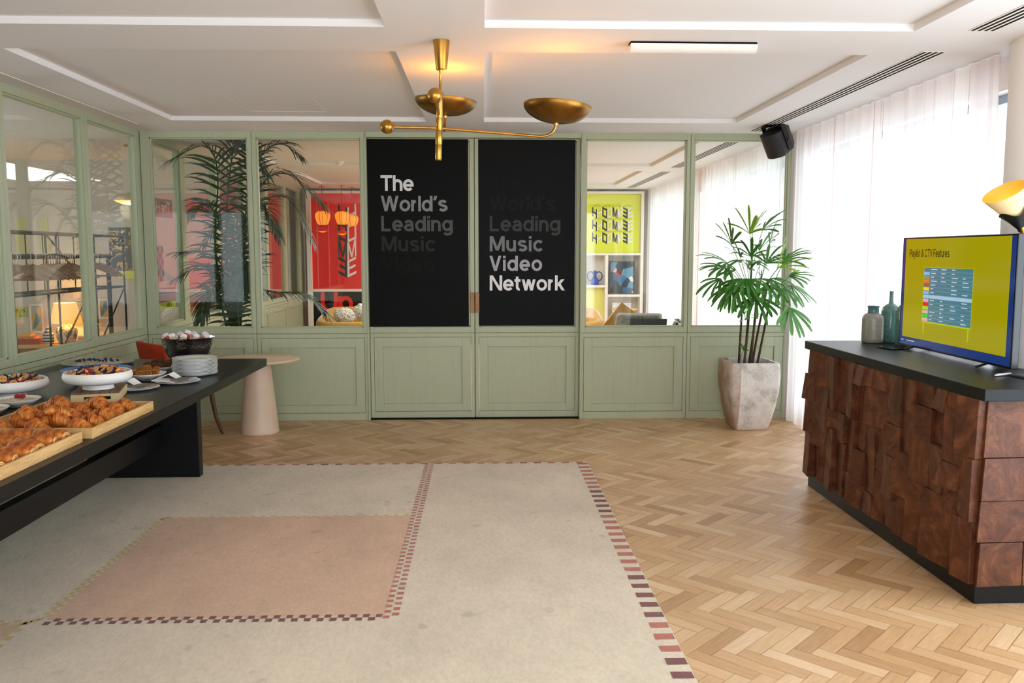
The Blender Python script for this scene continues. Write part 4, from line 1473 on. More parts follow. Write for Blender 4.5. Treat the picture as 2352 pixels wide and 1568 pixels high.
def passion(name='passion_fruit'):
    t = bpy.data.objects.new(name, None)
    COL.objects.link(t)
    r = 0.021
    prof = [(max(0.0004, r * sin(pi / 2 * k / 8)), -r * cos(pi / 2 * k / 8)) for k in range(9)]
    b = MB().lathe(prof + [(r * 0.93, 0.001)], 20, cap1=False)
    b.build('skin', 'figskin', t, smooth=60)
    MB().lathe([(r * 0.95, 0.0), (r * 0.80, 0.001), (r * 0.76, -0.003)], 20, cap0=False, cap1=False).build('pith', 'pith', t, smooth=60)
    MB().lathe([(r * 0.79, -0.001), (r * 0.6, 0.002), (r * 0.3, 0.0035), (0.0004, 0.003)], 20, cap0=False).build('pulp', 'pulp', t, smooth=60)
    return t


def drupe(name, mat, r, n):
    b = MB()
    g = (1 + 5 ** 0.5) / 2
    for k in range(n):
        z = 1 - 2 * (k + 0.5) / n
        q = (1 - z * z) ** 0.5
        a = 2 * pi * k / g
        b.sphere((r * q * cos(a) * 0.8, r * q * sin(a) * 0.8, r * z), r * 0.36, 7, 5)
    b.sphere((0, 0, 0), r * 0.85, 8, 6)
    return b.build(name, mat, smooth=180)


def blueberry_mesh():
    r = 0.0085
    b = MB().lathe([(0.0005, -r), (r * 0.6, -r * 0.8), (r, 0), (r * 0.75, r * 0.66), (r * 0.38, r * 0.86), (r * 0.42, r * 1.0), (r * 0.3, r * 0.9), (0.0005, r * 0.7)], 12)
    return b.build('blueberry', 'blueberry', smooth=180)


def wedge():
    b = MB()
    rings = []
    for k in range(9):
        a = pi * k / 8
        rings.append([(0.021 * cos(a) * 0.2, -0.021 * cos(a), 0.0), (0.021 * sin(a) * 0.9, -0.021 * cos(a), 0.010), (0.021 * sin(a) * 0.9, -0.021 * cos(a), -0.002)])
    b.loops(rings)
    return b.build('orange_wedge', 'orangefruit', smooth=50)


kinds = {'passion_fruit': (passion(), 'halved passion fruit', 0.020, 'passion fruit', 0.02), 'raspberry': (drupe('raspberry', 'raspberry', 0.0115, 34), 'red raspberry', 0.011, 'raspberry', 0.0115),
         'blackberry': (drupe('blackberry', 'blackberry', 0.012, 36), 'black blackberry', 0.012, 'blackberry', 0.012), 'blueberry': (blueberry_mesh(), 'dark blueberry', 0.0085, 'blueberry', 0.0085),
         'orange_wedge': (wedge(), 'orange fruit wedge', 0.016, 'orange', 0.006)}
first = {k: True for k in kinds}


def put_fruit(kind, loc, rot, label, group):
    o, lab, r, cat, hz_ = kinds[kind]
    c = o if first[kind] else dup(o)
    first[kind] = False
    c.location, c.rotation_euler = loc, rot
    tag(c, label, cat, group)


rf = random.Random(12)
for C, r, place, seed in ((FB1, 0.150, 'in the white footed bowl on the crate', 4), (FB2, 0.165, 'in the white footed bowl standing straight on the table', 9)):
    rf.seed(seed)
    spots = []
    seq = ['passion_fruit'] * 30 + ['raspberry'] * 14 + ['blackberry'] * 8 + ['orange_wedge'] * 14 + ['blueberry'] * 20
    for kd in seq:
        rad = kinds[kd][2]
        for _ in range(80):
            a, q = rf.uniform(0, 2 * pi), r * math.sqrt(rf.random()) * 0.97
            x, y = q * cos(a), q * sin(a)
            lay = 0 if rf.random() < 0.6 else 1
            if lay == 1 and q > r * 0.75:
                continue
            if all((x - X) ** 2 + (y - Y) ** 2 > ((rad + R2) * 0.80) ** 2 or lay != L2 for X, Y, R2, L2 in spots):
                spots.append((x, y, rad, lay))
                z = 0.072 + kinds[kd][4] * 0.75 + lay * 0.022 + 0.006 * (1 - q / r)
                rot = (rf.uniform(-0.9, 0.5), rf.uniform(-0.6, 0.6), rf.uniform(-0.8, 0.8)) if kd in ('passion_fruit', 'orange_wedge') else (rf.uniform(0, 6), rf.uniform(0, 6), 0)
                if kd == 'passion_fruit':
                    rot = (rf.uniform(0.35, 1.15), rf.uniform(-0.3, 0.3), rf.uniform(-0.9, 0.9))
                put_fruit(kd, C + Vector((x, y, z)), rot, '%s %s' % (kinds[kd][1], place), '%s %s' % (kinds[kd][1], place))
                break


# oats
def oats(c, r, z, label, bumpy=0.006, seed=0):
    r_ = random.Random(seed)
    b = MB()
    rings = [[(c.x + q * cos(2 * pi * k / 40), c.y + q * sin(2 * pi * k / 40), c.z + z + (1 - q / r) * 0.012 + r_.uniform(-bumpy, bumpy) * 0.5) for k in range(40)] for q in [r * (1 - i / 12) + 1e-4 for i in range(13)]]
    b.loops(rings, 0, False, True)
    for k in range(160):
        a, q = r_.uniform(0, 6.283), r * math.sqrt(r_.random()) * 0.97
        b.sphere((c.x + q * cos(a), c.y + q * sin(a), c.z + z + (1 - q / r) * 0.012 + 0.002), r_.uniform(0.003, 0.0055), 6, 4, sc=(1, 1, 0.5))
    o = b.build('rolled_oats', 'oats', smooth=180)
    return tag(o, label, 'oats', kind='stuff')


BB = Vector((-2.385, 5.27, TZ0))
rB = 0.198
o = MB().lathe([(0.09, 0), (0.1, 0.003), (0.155, 0.055), (0.16, 0.066), (rB, 0.078), (rB + 0.004, 0.083), (rB - 0.002, 0.088), (0.158, 0.078), (0.15, 0.058), (0.095, 0.008), (0.001, 0.008)], 64).build('blue_bowl', 'blueglaze', smooth=50, loc=BB)
tag(o, 'wide-rimmed bright blue bowl of oats and blueberries', 'bowl')
oats(BB, 0.153, 0.068, 'rolled oats in the bright blue bowl', seed=1)
PT = Vector((-2.745, 6.10, TZ0))
o = MB().lathe([(0.13, 0), (0.135, 0.003), (0.19, 0.012), (0.235, 0.02), (0.238, 0.024), (0.19, 0.018), (0.13, 0.008), (0.001, 0.008)], 64).build('glass_platter', 'amberglass', smooth=50, loc=PT)
tag(o, 'large pressed-glass platter of oats and blueberries at the back', 'platter')
oats(PT, 0.165, 0.012, 'rolled oats on the pressed-glass platter', seed=2)
for C, r, zz, n_, place, sd in ((BB, 0.13, 0.083, 22, 'on the oats in the blue bowl', 3), (PT, 0.14, 0.029, 26, 'on the oats of the glass platter', 5)):
    rf.seed(sd)
    got = []
    while len(got) < n_:
        x, y = rf.uniform(-r, r), rf.uniform(-r * 0.45, r * 0.45)
        if all((x - a) ** 2 + (y - b_) ** 2 > 0.017 ** 2 for a, b_ in got):
            got.append((x, y))
            rr_ = (x * x + y * y) ** 0.5
            put_fruit('blueberry', C + Vector((x, y, zz + (1 - rr_ / r) * 0.008 + 0.004)), (rf.uniform(-1, 1), rf.uniform(-1, 1), 0), 'dark blueberry %s' % place, 'blueberries %s' % place)

OB = [Vector((-2.435, 4.455, TZ0)), Vector((-2.70, 4.43, TZ0)), Vector((-2.455, 4.19, TZ0))]
lbs = ['white bowl of oats with two raspberries, behind the croissant tray', 'white bowl of oats nearest the partition window', 'white bowl of oats nearest the camera, left of the croissant tray']
for k, c in enumerate(OB):
    small_bowl('oat_bowl', lbs[k], c, 0.115, 0.036)
    oats(c, 0.104, 0.026, 'rolled oats in the ' + lbs[k].replace(' of oats', ''), seed=20 + k)
put_fruit('raspberry', OB[0] + Vector((0.005, 0.0, 0.05)), (0.3, 1.2, 0), 'left raspberry of the pair on a bowl of oats', 'raspberries on the oats')
put_fruit('raspberry', OB[0] + Vector((0.030, 0.004, 0.05)), (0.3, 1.6, 0.5), 'right raspberry of the pair on a bowl of oats', 'raspberries on the oats')


# trays
def tray(label, x0, x1, y0, y1):
    t = thing('wooden_tray', label, 'tray', ((x0 + x1) / 2, (y0 + y1) / 2, TZ0), group='wooden pastry trays')
    hx, hy, w, h = (x1 - x0) / 2, (y1 - y0) / 2, 0.012, 0.046
    MB().box(-hx + w, -hy + w, 0, hx - w, hy - w, 0.008).build('tray_floor', 'pine', t)
    for a in ((-hx, -hy, -hx + w, hy), (hx - w, -hy, hx, hy)):
        MB().box(a[0], a[1], 0, a[2], a[3], h).build('side_board', 'pine', t, bevel=0.0015)
    for a in ((-hx + w, -hy, hx - w, -hy + w), (-hx + w, hy - w, hx - w, hy)):
        MB().box(a[0], a[1], 0, a[2], a[3], h).build('end_board', 'pine', t, bevel=0.0015)
    return t


T1 = (-2.215, -1.675, 3.635, 4.31)
T2 = (-2.215, -1.69, 2.93, 3.575)
tray('larger birch tray heaped with croissants', *T1)
tray('nearer birch tray of chocolate pastries, cut by the photo edge', *T2)

pastry = NT('baked_pastry')
sp_ = pastry.n('SeparateXYZ')
pastry.put(sp_.inputs[0], pastry.coord('Object'))
strk = pastry.noise(pastry.mapped((70, 14, 14)), 1.0, 4, 0.6, 0.9)
blot = pastry.noise(pastry.mapped(), 28, 4, 0.6)
pc = pastry.ramp(pastry.math('ADD', pastry.math('MULTIPLY', strk, 0.5), pastry.math('MULTIPLY', blot, 0.5)), [(0.34, lin((116, 48, 12))), (0.46, lin((170, 84, 22))), (0.56, lin((204, 120, 38))), (0.68, lin((234, 176, 88)))])
pastry.bsdf(pc, 0.42, 0, 0.45, pastry.bump(pastry.math('ADD', strk, pastry.math('MULTIPLY', blot, 0.8)), 0.6, 0.004))


def croissant_mesh(seed):
    r_ = random.Random(seed)
    n, seg = 84, 26
    rings = []
    L = 0.075
    edges = [0.0, 0.16 + r_.uniform(-0.03, 0.03), 0.42 + r_.uniform(-0.03, 0.03), 0.66, 0.84, 1.01]
    hts = [0.040, 0.0385, 0.032, 0.0235, 0.014]
    tw = [r_.uniform(0, 6) for _ in range(12)]
    for i in range(n + 1):
        f = i / n
        u = 2 * f - 1
        a = u * 1.1
        cx, cy = L * sin(a), -0.05 * (1 - cos(a)) * 1.6
        rg = []
        tx, ty = cos(a), -0.05 * 1.6 * sin(a) / L
        ln = math.hypot(tx, ty)
        nx, ny = -ty / ln, tx / ln
        for k in range(seg):
            b_ = 2 * pi * k / seg
            v = min(1.0, max(0.0, abs(u) + 0.07 * sin(b_ + (1 if u > 0 else 2.2)) * (1 if abs(u) > 0.1 else abs(u) * 10)))
            q = max(w for w in range(5) if edges[w] <= v + 1e-9)
            g = (v - edges[q]) / (edges[q + 1] - edges[q])
            nxt = hts[q + 1] if q < 4 else 0.004
            body = hts[q] * (1 - 0.30 * g ** 2.2) if q < 4 else hts[4] * (1 - 0.75 * g)
            body *= 1 + 0.05 * sin(2 * b_ + tw[q] + 3 * u) + 0.03 * sin(5 * b_ + tw[q + 5])
            rg.append((cx + nx * body * cos(b_), cy + ny * body * cos(b_), max(0.0, body * sin(b_) * 0.95 + 0.026 * (1 - 0.65 * abs(u)))))
        rings.append(rg)
    return MB().loops(rings)


cs = [croissant_mesh(s_).build('croissant', pastry.m, smooth=45) for s_ in (1, 2, 3)]
rc = random.Random(7)
kk = 0
rown = ['row along the outer rim', 'middle row', 'row nearest the partition']
for c in range(3):
    for r_ in range(5):
        x = T1[1] - 0.105 - 0.165 * c + rc.uniform(-0.012, 0.012)
        y = T1[3] - 0.08 - 0.128 * r_ + rc.uniform(-0.012, 0.012)
        o = cs[kk] if kk < 3 else dup(cs[kk % 3])
        kk += 1
        o.location = (x, y, TZ0 + 0.012 + rc.uniform(0, 0.008))
        o.rotation_euler = (rc.uniform(-0.12, 0.2), rc.uniform(-0.14, 0.14), rc.uniform(-0.5, 0.7) + (0 if rc.random() < 0.6 else 2.6))
        s_ = rc.uniform(0.92, 1.06)
        o.scale = (s_, s_, s_ * rc.uniform(0.95, 1.1))
        tag(o, 'golden croissant %s from the far end, %s' % (ORD[r_], rown[c]), 'croissant', 'croissants on the larger tray')
for k, (x, y) in enumerate(((-1.86, 4.13), (-2.03, 4.08), (-1.95, 3.88), (-2.07, 3.86))):
    o = dup(cs[k % 3])
    o.location = (x, y, TZ0 + 0.05)
    o.rotation_euler = (rc.uniform(-0.35, 0.35), rc.uniform(-0.35, 0.35), rc.uniform(-0.8, 0.8))
    o.scale = (0.88, 0.88, 0.9)
    tag(o, 'golden croissant heaped on top of the others, %s from the far end' % ORD[k], 'croissant', 'croissants on the larger tray')


def pain_mesh():
    n, seg = 22, 22
    b = MB()
    rings = []
    for i in range(n + 1):
        f = i / n
        u = 2 * f - 1
        e = (1 - abs(u) ** 6) ** 0.35 if abs(u) < 1 else 0.0
        e = max(e, 0.55)
        rg = []
        for k in range(seg):
            a = 2 * pi * k / seg
            ca_, sa_ = cos(a), sin(a)
            sx = abs(ca_) ** 0.8 * (1 if ca_ > 0 else -1)
            wv = 1 + 0.03 * sin(5 * u + a)
            rg.append((0.062 * u, 0.039 * sx * e * wv, max(0, 0.026 + 0.030 * sa_ * e * wv)))
        rings.append(rg)
    b.loops(rings)
    return b


def pain(first_):
    t = bpy.data.objects.new('chocolate_pastry', None)
    COL.objects.link(t)
    pain_mesh().build('pastry_roll', pastry.m, t, smooth=50)
    ends = MB()
    for s_ in (-1, 1):
        for rr_ in (0.017, 0.011):
            ends.tube([(s_ * 0.0615, rr_ * cos(q) * 1.3, 0.026 + rr_ * sin(q)) for q in [2 * pi * k / 16 for k in range(15)]], 0.0026, 6)
    ends.build('rolled_end', plain('pale_layer', (232, 190, 122), 0.5, 0, 0.4), t, smooth=60)
    ch_ = MB()
    for s_ in (-1, 1):
        ch_.sphere((s_ * 0.062, 0.006, 0.018), 0.0055, 10, 7).sphere((s_ * 0.062, -0.008, 0.02), 0.005, 10, 7)
    ch_.build('chocolate_tip', 'choc', t, smooth=180)
    return t


pa = pain(True)
kk = 0
for c in range(3):
    for r_ in range(6):
        x = T2[1] - 0.088 - 0.155 * c + rc.uniform(-0.008, 0.008)
        y = T2[3] - 0.07 - 0.1 * r_ + rc.uniform(-0.008, 0.008)
        o = pa if kk == 0 else dup(pa)
        kk += 1
        o.location = (x, y, TZ0 + 0.0085)
        o.rotation_euler = (0, 0, rc.uniform(-0.25, 0.25))
        s_ = rc.uniform(0.98, 1.1)
        o.scale = (s_, s_, s_ * 1.05)
        tag(o, 'chocolate pastry %s from the far end, %s' % (ORD[r_], rown[c]), 'pastry', 'chocolate pastries on the nearer tray')


# ================================================================ lady palm in the square pot
PC = Vector((2.36, 7.43, 0))
t = thing('potted_palm', 'lady palm with fan leaves in a weathered square pot by the curtain', 'plant', PC)
stone = NT('weathered_stone')
a_ = stone.noise(stone.mapped(), 5, 5, 0.65)
b__ = stone.noise(stone.mapped(), 90, 4, 0.8)
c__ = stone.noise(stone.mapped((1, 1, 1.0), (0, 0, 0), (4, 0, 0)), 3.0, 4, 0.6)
col = stone.ramp(a_, [(0.3, lin((170, 164, 158))), (0.5, lin((222, 217, 211))), (0.75, lin((240, 236, 232)))])
col = stone.mix(stone.ramp(b__, [(0.57, (0, 0, 0)), (0.66, (0.75,) * 3)]), col, lin((112, 104, 98)))
# mottled brown over the left face
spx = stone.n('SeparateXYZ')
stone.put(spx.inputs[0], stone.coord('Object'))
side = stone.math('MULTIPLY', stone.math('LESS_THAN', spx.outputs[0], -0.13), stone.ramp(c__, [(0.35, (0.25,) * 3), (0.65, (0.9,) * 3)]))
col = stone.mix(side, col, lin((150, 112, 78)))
stone.bsdf(col, 0.85, 0, 0.2, stone.bump(stone.math('ADD', a_, b__), 0.5, 0.006))


def sq(w, d, z, rc_=0.03, n=5):
    pts = []
    for cx, cy, a0 in ((w - rc_, d - rc_, 0), (-w + rc_, d - rc_, 90), (-w + rc_, -d + rc_, 180), (w - rc_, -d + rc_, 270)):
        for k in range(n + 1):
            a = radians(a0 + 90 * k / n)
            pts.append((cx + rc_ * cos(a), cy + rc_ * sin(a), z))
    return pts


zz_ = [(0, 0.138), (0.012, 0.148), (0.1, 0.172), (0.22, 0.197), (0.36, 0.217), (0.48, 0.223), (0.57, 0.219), (0.6, 0.214), (0.604, 0.208), (0.602, 0.186), (0.53, 0.188)]
b = MB().loops([sq(w, w * 0.97, z) for z, w in zz_], 0, True, True)
b.build('square_pot', stone.m, t, smooth=50)
MB().loops([sq(0.187, 0.18, 0.535), sq(0.12, 0.11, 0.55), sq(0.04, 0.04, 0.556, 0.02)], 0, False, True).build('soil', 'soil', t, smooth=60)

rl_ = random.Random(17)
canes = [((-0.095, -0.02), (1706, 690), 7.30), ((-0.06, -0.05), (1724, 640), 7.36), ((-0.03, 0.03), (1730, 560), 7.42), ((0.0, -0.04), (1738, 660), 7.33), ((0.035, 0.02), (1768, 640), 7.40), ((0.06, -0.03), (1772, 660), 7.34), ((0.02, 0.06), (1750, 620), 7.48)]
tops = []
for k, ((x, y), (px, py), Y) in enumerate(canes):
    top = at(px, py, Y) - PC
    bt = Vector((x, y, 0.54))
    mid = (bt + top) / 2 + Vector((rl_.uniform(-0.02, 0.02), rl_.uniform(-0.02, 0.02), 0))
    pts = [tuple(bt * (1 - f) ** 2 + mid * 2 * f * (1 - f) + top * f * f) for f in [q / 8 for q in range(9)]]
    MB().tube(pts, [0.0105, 0.011, 0.0105, 0.010, 0.010, 0.009, 0.008, 0.006, 0.004], 9).build('cane', 'cane', t, smooth=60)
    tops.append(top)


def leaflet(mb, o, d, nrm, L, w, droop, mat=0, fold=0.18, tip=0.55, blunt=0.16):
    """a long blade from o along d; nrm is its upper side; it bends under its own weight"""
    d, nrm = d.normalized(), nrm.normalized()
    side = d.cross(nrm).normalized()
    rows = 7
    p = Vector(o)
    prev = d.copy()
    vs = []
    for i in range(rows):
        f = i / (rows - 1)
        ww = w * (0.30 + 0.75 * sin(min(1, f * 1.25 + 0.08) * pi / 2)) * (1 if f < tip else max(blunt, 1 - (f - tip) / (1 - tip) * (1 - blunt)))
        up = side.cross(prev).normalized()
        vs += [tuple(p + side * ww + up * ww * fold), tuple(p), tuple(p - side * ww + up * ww * fold)]
        prev = (prev + Vector((0, 0, -droop / rows * (0.4 + 1.4 * f)))).normalized()
        p = p + prev * (L / (rows - 1))
    fs = []
    for i in range(rows - 1):
        a = i * 3
        fs += [(a, a + 1, a + 4, a + 3), (a + 1, a + 2, a + 5, a + 4)]
    mb.add(vs, fs, mat)


def fan(mb, stalks, hub, src, aim, n, L, w, spread, droop, tilt, rnd, mat=0):
    """a palmate leaf: hub, direction of its middle finger, number of fingers"""
    aim = aim.normalized()
    up = Vector((0, 0, 1))
    side = aim.cross(up)
    if side.length < 0.1:
        side = Vector((1, 0, 0))
    side.normalize()
    nrm = side.cross(aim).normalized()
    nrm = (nrm + Vector((0, -tilt, 0.15))).normalized()
    side = aim.cross(nrm).normalized()
    for k in range(n):
        a = spread * ((k + 0.5) / n - 0.5) * 2
        d = aim * cos(a) + side * sin(a) + nrm * (0.18 * (1 - abs(a) / max(0.1, spread)) + rnd.uniform(-0.1, 0.1))
        leaflet(mb, hub, d, nrm, L * rnd.uniform(0.82, 1.1) * (1 - 0.22 * abs(a) / max(0.1, spread)), w * rnd.uniform(0.8, 1.15), droop * rnd.uniform(0.7, 1.3), mat, tip=0.86, blunt=0.5)
    mid = (src + hub) / 2 + Vector((0, 0, 0.04))
    stalks.tube([tuple(src * (1 - f) ** 2 + mid * 2 * f * (1 - f) + hub * f * f) for f in [q / 5 for q in range(6)]], 0.0028, 6)


fol, yng, stk = MB(), MB(), MB()
# hub pixel, depth, aim (screen right, up, towards camera), fingers, length, half-width, half-spread, droop
fans = [((1722, 537), 7.38, (-0.35, 1, 0.4), 5, 0.27, 0.017, 1.3, 0.5, 1), ((1728, 533), 7.36, (0.5, 1, 0.3), 4, 0.24, 0.019, 1.1, 0.3, 1), ((1752, 527), 7.42, (0.8, 0.8, 0.3), 7, 0.24, 0.013, 1.2, 0.6, 0),
        ((1680, 560), 7.38, (-0.4, 0.9, 0.4), 7, 0.26, 0.016, 1.3, 0.5, 0), ((1672, 605), 7.28, (-1, 0.35, 0.4), 8, 0.30, 0.018, 1.2, 0.8, 0), ((1668, 615), 7.22, (-0.9, 0.0, 0.6), 7, 0.28, 0.016, 1.2, 0.9, 0),
        ((1655, 640), 7.25, (-0.8, -0.5, 0.4), 7, 0.27, 0.016, 1.2, 0.9, 0), ((1745, 575), 7.34, (0.2, 0.7, 0.7), 7, 0.22, 0.015, 1.4, 0.6, 0), ((1768, 560), 7.38, (0.3, 0.9, 0.2), 6, 0.22, 0.014, 1.2, 0.5, 0),
        ((1785, 618), 7.0, (0.35, 1.0, 0.4), 5, 0.30, 0.019, 0.9, 0.35, 1), ((1788, 615), 6.98, (1.0, 0.35, 0.5), 4, 0.28, 0.019, 0.9, 0.6, 1), ((1800, 600), 6.98, (1, 0.7, 0.1), 7, 0.26, 0.013, 1.1, 0.9, 0),
        ((1812, 635), 6.93, (1, 0.15, 0.3), 7, 0.23, 0.018, 1.1, 0.8, 0), ((1815, 655), 6.93, (0.8, -0.6, 0.3), 7, 0.27, 0.015, 1.1, 0.9, 0), ((1800, 660), 7.1, (0.3, -0.8, 0.5), 6, 0.24, 0.017, 1.2, 0.9, 0),
        ((1700, 640), 7.22, (-0.5, -0.7, 0.8), 7, 0.29, 0.018, 1.35, 1.0, 0), ((1680, 660), 7.26, (-0.7, -0.8, 0.5), 8, 0.30, 0.017, 1.1, 0.9, 0), ((1690, 655), 7.15, (-0.3, -0.9, 0.6), 7, 0.27, 0.017, 1.2, 0.8, 0),
        ((1735, 683), 7.15, (0.0, -0.8, 0.9), 8, 0.29, 0.021, 1.5, 0.9, 0), ((1740, 640), 7.18, (0.1, -0.2, 1), 7, 0.27, 0.018, 1.5, 0.9, 0), ((1770, 640), 7.18, (0.6, -0.3, 0.9), 7, 0.26, 0.017, 1.4, 0.9, 0),
        ((1812, 706), 6.96, (0.2, -0.9, 0.3), 7, 0.30, 0.021, 1.25, 0.55, 0), ((1700, 590), 7.42, (-0.4, 0.5, 0.3), 7, 0.24, 0.015, 1.3, 0.6, 0), ((1715, 600), 7.15, (-0.2, 0.1, 1), 7, 0.26, 0.016, 1.4, 0.8, 0),
        ((1760, 605), 7.5, (0.4, 0.5, -0.2), 7, 0.25, 0.015, 1.3, 0.7, 0), ((1690, 620), 7.5, (-0.7, 0.2, -0.3), 7, 0.26, 0.016, 1.3, 0.8, 0), ((1722, 620), 7.22, (-0.6, 0.5, 0.5), 7, 0.24, 0.015, 1.3, 0.8, 0),
        ((1785, 660), 7.4, (0.6, -0.2, -0.2), 7, 0.26, 0.016, 1.2, 0.9, 0), ((1712, 735), 7.18, (0.3, 0.4, 0.7), 4, 0.20, 0.016, 1.3, 0.6, 0), ((1706, 660), 7.12, (-0.3, -0.3, 1), 7, 0.25, 0.017, 1.4, 0.9, 0),
        ((1748, 600), 7.2, (0.3, 0.2, 0.9), 7, 0.25, 0.016, 1.4, 0.8, 0), ((1765, 655), 7.1, (0.2, -0.6, 0.8), 7, 0.25, 0.018, 1.4, 0.9, 0), ((1712, 640), 7.1, (-0.1, -0.6, 0.9), 7, 0.25, 0.018, 1.4, 0.9, 0), ((1725, 590), 7.35, (-0.2, 0.7, 0.5), 7, 0.22, 0.015, 1.4, 0.6, 0),
        ((1708, 805), 7.22, (-0.3, 0.6, 0.4), 4, 0.11, 0.013, 1.3, 0.4, 0)]
for (px, py), Y, (ax_, ay_, az_), n, L, w, spd, dr, young in fans:
    hub = at(px, py, Y) - PC
    near = min(tops, key=lambda q: (q - hub).length + (0.3 if q.z > hub.z else 0))
    src = near * 0.8 + Vector((0, 0, 0.54 * 0.2))
    if py > 780:
        src = Vector((-0.1, -0.03, 0.55))
    fan(yng if young else fol, stk, hub, src, Vector((ax_, -az_, ay_)), n, L, w * 0.82, spd, dr, 0.5, rl_)
nf = len(fol.v)
fol.v += stk.v
fol.f += [tuple(nf + i for i in q) for q in stk.f]
fol.m += [1] * len(stk.f)
fol.build('foliage', ['leaf', plain('leaf_stalk', (92, 128, 66), 0.5)], t, smooth=180)
yng.build('young_foliage', 'leaf_young', t, smooth=180, label='bright lime young leaves')

# ================================================================ kentia palm beyond the glass
KP = Vector((-2.50, 8.62, 0))
t = thing('tall_palm', 'tall dark kentia palm standing behind the left glass panels', 'plant', KP)
MB().lathe([(0.16, 0), (0.19, 0.02), (0.22, 0.4), (0.21, 0.42), (0.19, 0.41), (0.18, 0.36), (0.001, 0.36)], 40).build('planter', 'sandglaze', t, smooth=50)
MB().lathe([(0.19, 0.355), (0.1, 0.37), (0.001, 0.375)], 24, cap0=False).build('soil', 'soil', t, smooth=60)
rk = random.Random(23)


def frond(pts, label_len, Lmax, wmax, start=0.2, seedn=0):
    """pts: pixel, depth control points of the midrib"""
    P = [at(px, py, Y) - KP for px, py, Y in pts]
    P = [Vector((rk.uniform(-0.06, 0.06), rk.uniform(-0.06, 0.06), 0.38))] + P
    # smooth path
    path = []
    n = len(P)
    for i in range(n - 1):
        p0, p1, p2, p3 = P[max(0, i - 1)], P[i], P[i + 1], P[min(n - 1, i + 2)]
        for q in range(8):
            f = q / 8
            path.append(0.5 * ((2 * p1) + (-p0 + p2) * f + (2 * p0 - 5 * p1 + 4 * p2 - p3) * f * f + (-p0 + 3 * p1 - 3 * p2 + p3) * f ** 3))
    path.append(P[-1])
    N = len(path)
    b = MB().tube([tuple(p) for p in path], [0.012 * (1 - 0.8 * i / (N - 1)) for i in range(N)], 6)
    s0 = int(N * start)
    cnt = 30
    for k in range(cnt):
        f = s0 + (N - 1 - s0) * (k + 0.5) / cnt
        i = min(N - 2, int(f))
        o_ = path[i].lerp(path[i + 1], f - i)
        d = (path[i + 1] - path[i]).normalized()
        g = (k + 0.5) / cnt
        up = Vector((0, 0, 1)) - d * d.z
        if up.length < 0.2:
            up = Vector((0, -1, 0)) - d * (-d.y)
        up.normalize()
        side = d.cross(up).normalized()
        for sg in (-1, 1):
            L = Lmax * (0.45 + 0.75 * sin(pi * min(1, g * 0.85 + 0.12))) * rk.uniform(0.85, 1.1)
            dirn = side * sg * (0.95 - 0.45 * g) + d * (0.35 + 0.75 * g) + up * rk.uniform(0.05, 0.25)
            leaflet(b, o_, dirn, up, L, wmax * rk.uniform(0.8, 1.1), 1.0 * rk.uniform(0.7, 1.3), tip=0.35)
    return b


fr = [[(497, 600, 8.65), (500, 400, 8.75), (470, 335, 8.75), (385, 372, 8.65)],
      [(520, 560, 8.6), (530, 380, 8.6), (555, 318, 8.55), (612, 400, 8.45)],
      [(560, 560, 8.7), (598, 430, 8.75), (660, 400, 8.75), (742, 470, 8.65)],
      [(520, 640, 8.55), (480, 585, 8.5), (410, 580, 8.4)],
      [(510, 660, 8.6), (470, 610, 8.7), (405, 640, 8.7)],
      [(560, 680, 8.65), (640, 672, 8.7), (700, 678, 8.75), (750, 720, 8.7)],
      [(505, 690, 8.6), (480, 670, 8.5), (462, 735, 8.4)],
      [(545, 600, 8.8), (580, 480, 8.95), (660, 455, 9.05), (720, 560, 9.0)],
      [(540, 620, 8.45), (560, 520, 8.35), (600, 470, 8.25), (640, 540, 8.15)],
      [(530, 600, 8.8), (480, 470, 9.0), (430, 500, 9.1)],
      [(550, 690, 8.5), (570, 600, 8.35), (560, 660, 8.2)],
      [(535, 660, 8.7), (560, 560, 8.8), (520, 500, 8.9), (470, 560, 8.95)],
      [(560, 600, 8.6), (575, 420, 8.7), (570, 340, 8.8), (520, 350, 8.85)],
      [(545, 720, 8.5), (530, 640, 8.4), (490, 690, 8.3)],
      [(555, 560, 8.6), (590, 380, 8.6), (640, 330, 8.6), (690, 360, 8.55)]]
for i, f_ in enumerate(fr):
    frond(f_, 0, 0.30 if i < 3 else 0.25, 0.016).build('frond', 'palm', t, smooth=180)


# ================================================================ far room beyond the partition
SY0, SY1 = 14.52, 14.84
t = thing('display_shelf', 'cream built-in display shelf along the end wall of the far room', 'shelf', (0, SY0, 0))
D_ = SY1 - SY0
b = MB()
for x0, x1 in ((-2.98, -2.90), (-0.72, -0.64), (0.55, 0.63), (1.62, 1.70), (2.69, 2.74)):
    b.box(x0, 0, 0, x1, D_, 2.60)
b.box(2.085, 0, 0.08, 2.135, D_, 1.52)
b.build('upright', 'cream', t, bevel=0.003)
b = MB()
for x0, x1, z0, z1 in ((-2.90, -0.72, 2.555, 2.60), (-2.90, -0.72, 0.905, 0.95), (1.70, 2.69, 2.555, 2.60), (1.70, 2.69, 1.52, 1.56), (1.70, 2.085, 0.97, 1.01), (2.135, 2.69, 0.81, 0.85), (1.70, 2.69, 0.03, 0.08), (-2.9, -0.72, 0.03, 0.08),
                       (-0.64, 0.55, 2.555, 2.60), (-0.64, 0.55, 1.52, 1.56), (0.63, 1.62, 2.555, 2.6), (0.63, 1.62, 1.52, 1.56)):
    b.box(x0, 0.002, z0, x1, D_, z1)
b.build('shelf_board', 'cream', t, bevel=0.003)
MB().box(-2.98, D_ - 0.012, 0, 2.74, D_, 2.6).build('back_panel', 'cream', t)


def sheared(x0, z0, y, kx, shear):
    return lambda a, h: (x0 + a * kx, y, z0 + h + a * shear)


